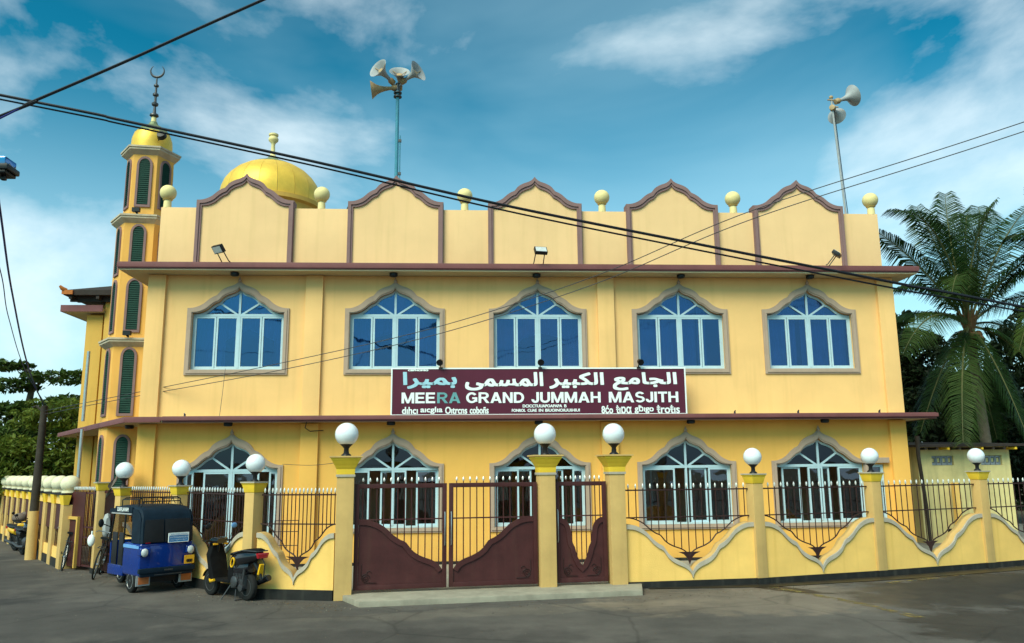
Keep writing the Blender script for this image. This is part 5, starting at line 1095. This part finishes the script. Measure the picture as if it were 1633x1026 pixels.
def bicycle(label, x, y, rz, lean, fm, extra):
    t = thing('bicycle', label, 'bicycle', (x, y, 0), rz, 'bicycles leaning by the side fence'); t.rotation_euler = (0, lean, rz)
    for yy in (0, 1.02):
        T = Matrix.Translation((0, yy, .34)) @ Matrix.Rotation(R(90), 4, 'Y')
        b = MB(); b.tube([T @ Vector((.325 * math.cos(2 * math.pi * k / 32), .325 * math.sin(2 * math.pi * k / 32), 0)) for k in range(33)], .019, 6, cap=False); w = b.build('wheel', M['rubber'], t)
        b = MB(); b.lathe([(.02, -.04), (.03, -.03), (.03, .03), (.02, .04)], 10, T)
        for k in range(14): b.tube([T @ Vector((.02 * math.cos(k * .449), .02 * math.sin(k * .449), .02 * (-1) ** k)), T @ Vector((.31 * math.cos(k * .449), .31 * math.sin(k * .449), 0))], .0025, 4)
        b.build('spokes', M['steel'], w)
    b = MB(); bb, st, hd = (0, .42, .30), (0, .30, .82), (0, .86, .84)
    for p, q in ((bb, st), (st, hd), (bb, (0, .90, .72)), (hd, (0, .92, .64))): b.tube([p, q], .017, 8)
    for s in (-.05, .05): b.tube([(s, 0, .34), (s * .6, .42, .30)], .011, 6); b.tube([(s, 0, .34), (s * .4, .30, .80)], .010, 6); b.tube([(s, 1.02, .34), (s * .8, .92, .66)], .012, 6)
    b.build('frame', fm, t)
    b = MB(); loft(b, [(.14, .92, .09, .03), (.26, .92, .08, .035), (.42, .92, .025, .02)]); b.tube([st, (0, .28, .91)], .013, 6); b.build('saddle', M['black'], t)
    b = MB(); b.tube([hd, (0, .83, .98)], .014, 6); b.tube([(-.28, .66, 1.0), (-.24, .78, 1.02), (0, .85, 1.0), (.24, .78, 1.02), (.28, .66, 1.0)], .012, 6); b.build('handlebar', M['steel'], t)
    b = MB(); b.lathe([(.09, -.005), (.09, .005)], 16, Matrix.Translation((.05, .42, .30)) @ Matrix.Rotation(R(90), 4, 'Y')); b.tube([(.07, .42, .30), (.07, .50, .16)], .01, 6); b.tube([(-.07, .42, .30), (-.07, .34, .44)], .01, 6); b.build('crank', M['darksteel'], t)
    b = MB(); b.tube([(-.06, -.15, .72), (.06, -.15, .72), (.06, .25, .72), (-.06, .25, .72), (-.06, -.15, .72)], .008, 5); b.tube([(.05, -.1, .72), (.05, 0, .34)], .007, 5); b.build('carrier', M['darksteel'], t)
    return t
bicycle('dark bicycle leaning by the doorway of the side fence', -10.15, 22.05, R(30), R(10), M['darksteel'], 0)
bicycle('bicycle with a pale bag on its bars left of the three wheeler', -8.55, 20.15, R(15), R(10), M['black'], 1)
b = MB(); b.ball((0, 0, -.1), .11, 12, 8, (.8, .6, 1.3)); b.tube([(0, 0, .0), (0, .02, .12)], .02, 6); o = b.build('bag', M['signwhite'], None, loc=(-8.97, 20.88, .92)); tag(o, 'pale plastic bag hanging on the bicycle handlebar', 'bag')
b = MB(); loft(b, [(-.09, 0, .05, .2), (.0, 0, .1, .3), (.09, 0, .05, .2)]); o = b.build('jacket', M['horn'], None, loc=(-8.72, 21.1, 1.15), rot=(0, 0, .6)); tag(o, 'grey cloth hung on the fence beside the three wheeler', 'cloth')

# ------------------------------------------------------------------ pole, street lamp and cables
pole = thing('utility_pole', 'dark timber utility pole on the side road before the trees', 'utility pole', (-12.4, 25.0, 0))
b = MB(); b.tube([(-.02, 0, 1.35), (.0, 0, 4.4)], [.12, .09], 12); b.build('shaft', M['polewood'], pole)
b = MB(); b.tube([(0, 0, -.3), (-.02, 0, 1.36)], [.15, .13], 12); b.build('painted_base', M['ochre'], pole)
b = MB(); b.tube([(.0, -.02, 4.2), (-.22, -.02, 4.4), (-.3, -.02, 4.35)], .035, 6); b.build('bracket', M['polewood'], pole)
lamp = thing('street_lamp', 'black street lamp head with blue glass at the left edge', 'street lamp', (-7.6, 10.0, 0))
b = MB(); b.tube([(0, 0, 0), (0, 0, 6.0), (.3, 0, 6.18), (1.35, 0, 6.20)], [.08, .06, .045, .04], 12); b.build('pole', M['darksteel'], lamp)
b = MB(); b.box(1.30, 2.0, -.15, .15, 6.10, 6.17); b.box(1.34, 1.97, -.13, .13, 6.06, 6.10); b.box(1.86, 1.92, -.03, .03, 6.0, 6.06); hd = b.build('head', M['black'], lamp, bevel=.02)
b = MB(); b.box(1.36, 1.96, -.13, .13, 6.17, 6.27); b.build('glass_cover', M['glass_lampblue'], hd, bevel=.02)
def cat(p, q, sag, n=40, ext=0.0):
    p, q = Vector(p), Vector(q); return [p + (q - p) * (t / n) - Vector((0, 0, sag * 4 * (t / n) * (1 - t / n))) for t in range(n + 1)]
def wire(label, pts, r, m, name='cable'):
    b = MB(); b.tube(pts, r, 6); o = b.build(name, m); tag(o, label, 'cable', 'overhead cables'); return o
def spline(P, n=14):
    out = []
    for i in range(len(P) - 1):
        a, b_, c, d = [Vector(P[k]) for k in (max(i - 1, 0), i, i + 1, min(i + 2, len(P) - 1))]
        for k in range(n):
            t = k / n; out.append(.5 * (2 * b_ + (c - a) * t + (2 * a - 5 * b_ + 4 * c - d) * t * t + (3 * b_ - a - 3 * c + d) * t ** 3))
    return out + [Vector(P[-1])]
C1 = [(-20, 12, 10.6), (-7.04, 12, 8.08), (-5.15, 12, 7.69), (-2.3, 12, 7.08), (.58, 12, 6.42), (3.49, 12, 5.84), (6.73, 12, 5.21), (7.22, 12.0, 5.12), (11.5, 12.2, 4.5), (20, 12.6, 3.9)]
wire('thick black cable crossing the whole facade, upper strand', spline(C1), .022, M['cable'])
wire('thick black cable crossing the whole facade, lower strand', spline([(x, y + .05, z - .062 - .018 * math.sin(x * .35)) for x, y, z in C1]), .014, M['cable'])
dirc = (Vector((-2.38, 9, 7.93)) - Vector((-4.96, 9, 6.56)))
wire('black cable rising from the left edge to the top of the photo', spline([Vector((-4.96, 9, 6.56)) - dirc * 1.9 + Vector((0, 0, .3)), (-5.25, 9, 6.405), (-4.96, 9, 6.56), (-3.92, 9, 7.1), (-2.38, 9, 7.93), Vector((-2.38, 9, 7.93)) + dirc * 2]), .017, M['cable'])
wire('short black cable tail below the crossing of two cables', spline([Vector((-4.98, 9.0, 6.54)), (-5.5, 9, 6.24), (-6.8, 9.2, 5.75), (-10.0, 9.6, 4.9)]), .010, M['cableblue'])
T1 = [(17.5, 8.2, 10.1), (9.9, 13, 8.38), (5.65, 15, 7.36), (2.85, 17, 6.51), (-.56, 18.5, 5.66), (-4.41, 20, 5.02), (-8.6, 22.0, 4.5), (-12.38, 24.98, 4.25)]
wire('thin grey wire sloping across the facade, upper one', spline(T1), .009, M['darksteel'])
wire('thin grey wire sloping across the facade, lower one', spline([(x, y, z - .17 if i < 6 else z - .10) for i, (x, y, z) in enumerate(T1)]), .009, M['darksteel'])
wire('blue cable descending steeply at the left edge', spline([(-7.2, 11.5, 8.8), (-9.14, 16, 7.55), (-10.92, 20, 6.7), (-13.42, 26, 5.5), (-17.5, 36, 4.6)]), .022, M['cableblue'])
wire('thinner blue wire beside the blue cable at the left edge', spline([(-7.2, 11.5, 7.0), (-9.02, 16, 6.34), (-10.95, 20, 6.12), (-13.5, 26, 5.45), (-17.4, 36, 4.8)]), .011, M['cableblue'])
wire('thin drop wire hanging from the first upper window to the canopy', [(-6.15, 21.36, 5.05), (-6.17, 21.3, 4.4), (-6.2, 21.25, 3.82)], .006, M['darksteel'])
wire('thin wire slung from the gate pillar to the facade', spline([(-2.35, 16.6, 2.6), (-3.4, 19, 2.55), (-4.6, 21.38, 2.6)]), .006, M['darksteel'])

# ------------------------------------------------------------------ hut at the right
hut = thing('hut', 'pale yellow hut with patterned vent blocks right of the mosque', 'hut', (14.15, 25.0, 0), R(4))
HW = 3.15
b = MB()
V = [(.48, 1.22), (2.15, 2.88)]
b.box(0, HW, 0, .2, 0, 2.42); b.box(0, V[0][0], 0, .2, 2.42, 2.72); b.box(V[0][1], V[1][0], 0, .2, 2.42, 2.72); b.box(V[1][1], HW, 0, .2, 2.42, 2.72); b.box(0, HW, 0, .2, 2.72, 3.0)
b.box(0, .2, .2, 3, 0, 3.0); b.box(HW - .2, HW, .2, 3, 0, 3.0); b.box(.2, HW - .2, 2.8, 3, 0, 3.0); b.build('wall', M['hut'], hut, smooth=0)
b = MB(); b.add([(-.3, -.45, 2.98), (HW + .35, -.45, 3.0), (HW + .35, 3.4, 3.18), (-.3, 3.4, 3.16), (-.3, -.45, 3.05), (HW + .35, -.45, 3.07), (HW + .35, 3.4, 3.25), (-.3, 3.4, 3.23)], [(3, 2, 1, 0), (4, 5, 6, 7), (0, 1, 5, 4), (1, 2, 6, 5), (2, 3, 7, 6), (3, 0, 4, 7)]); b.build('roof', M['tileroof'], hut, smooth=0)
for k in range(9):
    x = .0 + k * .38; b = MB(); b.box(x, x + .07, -.42, .0, 2.90, 2.97); b.build('rafter', [M['tileroof'], M['tileroof'], M['capyel']][k % 3], hut)
for (x0, x1) in V:
    for k in range(4):
        w = (x1 - x0) / 4; a = x0 + k * w
        b = MB(); b.mi = 0; b.box(a + .005, a + w - .005, .12, .16, 2.425, 2.715); b.mi = 1; b.ring([(a + .01, 2.43), (a + w - .01, 2.43), (a + w - .01, 2.71), (a + .01, 2.71)], [(a + .04, 2.50), (a + w - .04, 2.50), (a + w - .035, 2.66), (a + .035, 2.66)], .07, .12); b.mi = 2; b.box(a + w * .30, a + w * .70, .09, .12, 2.52, 2.64)
        b.build('vent_block', [M['ventred'] if k % 2 else M['ventblue'], M['ventgrey'], M['hut']], hut)
b = MB(); b.box(.9, 1.06, -.35, -.20, 0, 1.9); b.build('post', M['fence'], hut)
b = MB(); b.tube([(-.30, -.5, 3.3), (-.32, -.5, 2.7), (-.22, -.5, 1.2), (-.2, -.5, 0)], [.07, .055, .05, .05], 10); o = b.build('down_pipe', M['polewood'], None, loc=(14.0, 24.6, 0)); tag(o, 'thick dark pipe between the mosque corner and the hut', 'pipe')
b = MB(); b.lathe([(.16, 0), (.19, .42), (.205, .44), (.19, .45), (.15, .03)], 18); o = b.build('bucket', M['black'], None, loc=(14.75, 24.4, .08)); tag(o, 'dark bucket standing at the foot of the hut wall', 'bucket')

rk = thing('grid_rack', 'dark metal grid rack standing behind the left railing', 'rack', (-4.2, 19.0, .075))
for z in (.12, .42, .72, 1.02, 1.26): b = MB(); b.tube([(0, 0, z), (.52, 0, z)], .009, 5); b.build('rail', M['darkbar'], rk)
for x in (0, .17, .35, .52): b = MB(); b.tube([(x, 0, 0), (x, 0, 1.26)], .009, 5); b.build('upright', M['darkbar'], rk)
b = MB(); b.tube([(0, 0, .3), (0, .4, 0)], .009, 5); b.tube([(.52, 0, .3), (.52, .4, 0)], .009, 5); b.build('foot', M['darkbar'], rk)

# ------------------------------------------------------------------ trees
def leaves(mb, rd, c, r, n, size, flat=0.0):
    cx, cy, cz = c; rx, ry, rz = r
    for _ in range(n):
        while True:
            x, y, z = rd.uniform(-1, 1), rd.uniform(-1, 1), rd.uniform(-1, 1); q = x * x + y * y + z * z
            if .12 < q < 1 : break
        if rd.random() < .35: s = 1 / math.sqrt(q); x, y, z = x * s, y * s, z * s
        p = Vector((cx + x * rx, cy + y * ry, cz + z * rz)); s = size * rd.uniform(.6, 1.3)
        nrm = Vector((rd.gauss(0, 1), rd.gauss(0, 1), rd.gauss(.6, 1) + flat)).normalized(); t = nrm.orthogonal().normalized()
        t = Matrix.Rotation(rd.uniform(0, 6.28), 3, nrm) @ t; u = nrm.cross(t)
        k = len(mb.v); d = nrm * s * .12
        mb.v += [tuple(p - t * s * .55), tuple(p + u * s * .26 + d), tuple(p + t * s * .6), tuple(p - u * s * .26 + d)]; mb.f.append((k, k + 1, k + 2, k + 3)); mb.fm.append(0)
def tree(label, x, y, tr, trunk_pts, clumps, size, m, seed, n_per, flat=0.0, cat_='tree', group=None, name='tree'):
    rd = random.Random(seed); t = thing(name, label, cat_, (x, y, 0), 0, group)
    b = MB(); k = len(trunk_pts); b.tube(trunk_pts, [tr * (1 - .7 * i / (k - 1)) for i in range(k)], 10)
    for (c, r) in clumps:
        base = min((Vector(p) for p in trunk_pts[1:]), key=lambda p: (p - Vector(c)).length + max(0, p.z - c[2]) * 2)
        mid = base.lerp(Vector(c), .5) + Vector((rd.uniform(-.3, .3), rd.uniform(-.3, .3), rd.uniform(-.1, .4)))
        b.tube([base, mid, Vector(c)], [tr * .35, tr * .22, tr * .08], 6)
        for _ in range(4): e = Vector(c) + Vector((rd.uniform(-1, 1) * r[0], rd.uniform(-1, 1) * r[1], rd.uniform(-.4, .8) * r[2])); b.tube([mid.lerp(Vector(c), .6), e], [tr * .09, tr * .03], 4)
    b.build('trunk', M['bark'], t)
    b = MB()
    for (c, r) in clumps:
        vol = (r[0] * r[1] * r[2]) ** .62; leaves(b, rd, c, r, int(n_per * vol), size, flat)
        for _ in range(7):
            a = rd.uniform(0, 6.28); q = rd.uniform(.75, 1.15); cc = (c[0] + r[0] * q * math.cos(a), c[1] + r[1] * q * math.sin(a), c[2] + r[2] * rd.uniform(-.6, .7))
            leaves(b, rd, cc, (r[0] * .28, r[1] * .28, r[2] * .34), int(n_per * vol * .07), size, flat)
    b.build('crown', m, t, smooth=0)
    return t
TG = 'trees behind the side road at the left'
# rain tree with tiers, x range at Y~38 about -21..-17
tree('tall dark tree with flat tiers of leaves at the left', -19.6, 38, .28, [(0, 0, 0), (.1, 0, 2.5), (-.1, 0, 4.4), (.1, 0, 6.0), (0, 0, 7.0)],
     [((-1.2, 0, 7.3), (1.1, .9, .22)), ((1.4, 0, 6.7), (1.7, 1.2, .28)), ((-.9, 0, 6.35), (1.3, 1.1, .28)), ((2.0, .2, 5.6), (1.3, 1.0, .3)), ((-1.6, 0, 5.2), (1.5, 1.2, .38)), ((.6, -.2, 5.25), (1.3, 1.1, .35)), ((-.4, .3, 4.2), (2.4, 1.6, .6))], .30, M['leaf_dark'], 3, 560, .9, 'tree', TG)
tree('bright olive green tree right of the timber pole', -16.2, 35, .25, [(0, 0, 0), (.1, 0, 2.0), (0, 0, 3.6), (.1, 0, 5.0)],
     [((.3, 0, 5.1), (1.5, 1.2, .38)), ((-.9, -.2, 4.6), (1.3, 1.1, .45)), ((.9, .1, 4.1), (1.4, 1.2, .5)), ((-.5, -.2, 3.5), (1.6, 1.3, .5)), ((.6, -.3, 2.9), (1.6, 1.3, .55)), ((-.7, -.2, 2.3), (1.5, 1.3, .6))], .26, M['leaf_mid'], 4, 620, .6, 'tree', TG)
tree('dark bushy tree at the far left edge', -20.3, 36, .25, [(0, 0, 0), (0, 0, 2.0), (0, 0, 3.5)],
     [((0, 0, 4.0), (1.5, 1.3, .7)), ((-1.2, 0, 3.3), (1.5, 1.3, .8)), ((1.2, -.2, 3.2), (1.6, 1.3, .7)), ((.2, -.3, 2.3), (1.8, 1.4, .8)), ((-1.6, 0, 2.0), (1.6, 1.4, .9))], .26, M['leaf_dark'], 5, 640, .4, 'tree', TG)
tree('mid green tree between the dark tree and the pole', -18.2, 34.5, .2, [(0, 0, 0), (0, 0, 1.8), (0, 0, 3.0)],
     [((0, 0, 3.5), (1.3, 1.1, .5)), ((-.8, -.2, 2.9), (1.3, 1.1, .6)), ((.9, -.2, 2.6), (1.3, 1.1, .6)), ((0, -.3, 2.0), (1.6, 1.2, .7))], .24, M['leaf_mid'], 6, 620, .5, 'tree', TG)
b = MB(); rd = random.Random(9)
for k in range(26): leaves(b, rd, (-46 + k * 1.7 + rd.uniform(-.5, .5), 52 + rd.uniform(-2, 2), rd.uniform(1.0, 3.4)), (2.0, 1.5, 1.9), 420, .42)
o = b.build('treeline', M['leaf_dark'], smooth=0); tag(o, 'dark far treeline behind the side road', 'treeline', None, 'stuff')
b = MB(); rd = random.Random(19)
for k in range(24): leaves(b, rd, (20 + k * 1.9 + rd.uniform(-.5, .5), 46 + rd.uniform(-2, 2), rd.uniform(1.2, 4.4)), (2.2, 1.6, 2.2), 420, .42)
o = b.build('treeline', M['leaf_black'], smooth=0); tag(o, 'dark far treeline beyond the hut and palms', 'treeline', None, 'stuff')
# dark trees behind the palm
RGp = 'dark trees behind the palm'
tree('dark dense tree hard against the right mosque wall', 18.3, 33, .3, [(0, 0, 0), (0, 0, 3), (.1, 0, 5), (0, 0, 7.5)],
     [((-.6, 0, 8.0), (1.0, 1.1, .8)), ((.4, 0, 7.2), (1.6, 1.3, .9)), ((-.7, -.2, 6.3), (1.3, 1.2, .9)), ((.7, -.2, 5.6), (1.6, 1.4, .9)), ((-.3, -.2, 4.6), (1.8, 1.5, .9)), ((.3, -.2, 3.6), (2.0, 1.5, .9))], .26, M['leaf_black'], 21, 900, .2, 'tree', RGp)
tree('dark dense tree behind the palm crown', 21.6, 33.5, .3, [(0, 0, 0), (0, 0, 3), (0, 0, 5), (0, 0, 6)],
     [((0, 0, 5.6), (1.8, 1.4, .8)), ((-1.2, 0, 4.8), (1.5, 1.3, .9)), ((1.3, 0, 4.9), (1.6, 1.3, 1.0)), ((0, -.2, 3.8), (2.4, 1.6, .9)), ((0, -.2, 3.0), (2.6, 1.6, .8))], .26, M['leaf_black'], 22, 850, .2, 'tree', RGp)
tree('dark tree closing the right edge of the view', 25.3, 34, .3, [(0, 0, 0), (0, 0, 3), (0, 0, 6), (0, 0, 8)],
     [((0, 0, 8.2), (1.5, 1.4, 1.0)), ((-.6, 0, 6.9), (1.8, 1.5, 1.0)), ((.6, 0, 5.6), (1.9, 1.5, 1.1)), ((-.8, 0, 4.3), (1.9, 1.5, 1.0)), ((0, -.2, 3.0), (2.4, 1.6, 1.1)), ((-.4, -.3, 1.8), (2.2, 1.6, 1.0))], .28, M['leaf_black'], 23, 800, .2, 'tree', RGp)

# coconut palm
def frond(parent, C, ctrl, tip, rd, m, Lf=1.15, n=120, name='frond'):
    C, ctrl, tip = Vector(C), Vector(ctrl), Vector(tip)
    P = [C * (1 - t) ** 2 + ctrl * 2 * t * (1 - t) + tip * t * t for t in [i / 20 for i in range(21)]]
    b = MB(); b.mi = 1; b.tube(P, [.045 * (1 - .9 * i / 20) + .004 for i in range(21)], 6); b.mi = 0
    L = sum((P[i + 1] - P[i]).length for i in range(20))
    tw = rd.uniform(-.35, .35)
    for i in range(n):
        t = .10 + .90 * i / (n - 1); f = t * 20; k = min(int(f), 19); p = P[k].lerp(P[k + 1], f - k); d = (P[k + 1] - P[k]).normalized()
        side = d.cross(Vector((0, 0, 1)))
        side = side.normalized() if side.length > .15 else Vector((1, 0, 0))
        upv = side.cross(d).normalized()
        side = Matrix.Rotation(tw, 3, d) @ side; upv = Matrix.Rotation(tw, 3, d) @ upv
        ll = Lf * (.45 + .75 * max(0, math.sin(math.pi * min(1, t * .92 + .10))) ** .8) * rd.uniform(.88, 1.08) * (L / 4.5) ** .5
        for s in (-1, 1):
            dv = (side * s * .80 + d * .52 + upv * .18).normalized(); dv = (dv + Vector((rd.gauss(0, .05), rd.gauss(0, .05), rd.gauss(0, .05)))).normalized()
            q1 = p + dv * ll * .5 + Vector((0, 0, -.06 * ll)); q2 = p + dv * ll * .90 + Vector((0, 0, -.48 * ll))
            wv = d * .0185 * (1.1 if t < .9 else .8)
            kk = len(b.v); b.v += [tuple(p - wv * .6), tuple(p + wv * .6), tuple(q1 + wv), tuple(q1 - wv), tuple(q2 + wv * .15), tuple(q2 - wv * .15)]
            b.f += [(kk, kk + 1, kk + 2, kk + 3), (kk + 3, kk + 2, kk + 4, kk + 5)]; b.fm += [0, 0]
    return b.build(name, [m, M['rachis']], parent, smooth=0)
_inv = None
def at(px, py, Y):
    d = _r * (px - 816.5) + _u * (513 - py) + _w * 1299.37; t = Y / d.y; return Vector((d.x * t, d.y * t, 2.4 + d.z * t))
PY = 27.0
pc_ = at(1545, 520, PY)
palm = thing('coconut_palm', 'tall coconut palm with full feathery crown right of the mosque', 'palm tree', (pc_.x, PY, 0))
O = Vector((pc_.x, PY, 0))
b = MB(); tp = [(.5, .3, -.2), (.35, .2, 1.5), (.2, .1, 3.5), (.08, .05, 5.5), (0, 0, pc_.z - .15)]
pts = spline(tp, 12); b.tube(pts, [.20 - .07 * i / len(pts) + .008 * (i % 2) for i in range(len(pts))], 14); b.build('trunk', M['palmbark'], palm, smooth=20)
rd = random.Random(31)
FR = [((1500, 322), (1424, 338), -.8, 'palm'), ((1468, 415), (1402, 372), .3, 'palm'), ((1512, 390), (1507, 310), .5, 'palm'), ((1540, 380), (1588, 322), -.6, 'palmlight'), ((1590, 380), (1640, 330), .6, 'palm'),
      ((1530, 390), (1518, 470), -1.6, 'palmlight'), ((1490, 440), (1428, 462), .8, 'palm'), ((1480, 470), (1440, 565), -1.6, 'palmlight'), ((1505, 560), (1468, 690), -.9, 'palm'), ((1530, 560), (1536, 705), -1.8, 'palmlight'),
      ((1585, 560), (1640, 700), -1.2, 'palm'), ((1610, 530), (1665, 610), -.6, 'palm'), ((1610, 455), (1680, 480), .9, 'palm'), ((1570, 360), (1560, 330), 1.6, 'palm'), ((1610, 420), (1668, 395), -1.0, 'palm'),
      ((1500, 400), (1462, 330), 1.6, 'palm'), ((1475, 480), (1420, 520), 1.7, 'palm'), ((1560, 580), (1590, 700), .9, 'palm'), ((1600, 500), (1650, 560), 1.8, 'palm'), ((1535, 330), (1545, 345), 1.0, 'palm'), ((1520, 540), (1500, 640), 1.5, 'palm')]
for (c, t, dy, m) in FR:
    a = at(*c, PY + dy * .8) - O; e = at(*t, PY + dy * 1.6) - O; c0 = pc_ - O
    d = ((a - c0).normalized()) * .12
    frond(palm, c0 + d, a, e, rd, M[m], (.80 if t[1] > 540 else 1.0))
b = MB()
for k in range(16):
    a = k * 2.4; b.tube([Vector((.05 * math.cos(a), .05 * math.sin(a), c0.z - .35)), Vector((.2 * math.cos(a), .2 * math.sin(a), c0.z + .1)), Vector((.34 * math.cos(a), .34 * math.sin(a), c0.z + .5))], [.06, .05, .02], 5)
b.build('husk_fibre', M['husk'], palm)
for k in range(9):
    a = k * 1.1; b = MB(); b.ball((.32 * math.cos(a), .32 * math.sin(a), c0.z - .32 - .1 * (k % 3)), .13, 12, 8, (1, 1, 1.25)); b.build('coconut', M['husk'], palm)
pc2 = at(1705, 440, 26.0); O2 = Vector((pc2.x, 26, 0))
palm2 = thing('coconut_palm', 'second palm, only its left fronds showing at the right edge', 'palm tree', (pc2.x, 26, 0))
b = MB(); b.tube([(.3, .2, -.2), (.1, .1, 4), (0, 0, pc2.z)], [.19, .15, .13], 12); b.build('trunk', M['palmbark'], palm2)
for (c, t, dy, m) in [((1650, 350), (1612, 380), -.6, 'palm'), ((1640, 400), (1596, 470), .3, 'palm'), ((1655, 440), (1625, 560), -.8, 'palmlight'), ((1670, 340), (1640, 300), .6, 'palm'), ((1760, 350), (1810, 420), 0, 'palm'), ((1750, 450), (1790, 560), 0, 'palm'), ((1700, 320), (1720, 290), .5, 'palm')]:
    frond(palm2, pc2 - O2, at(*c, 26 + dy) - O2, at(*t, 26 + dy * 1.6) - O2, rd, M[m], .95)
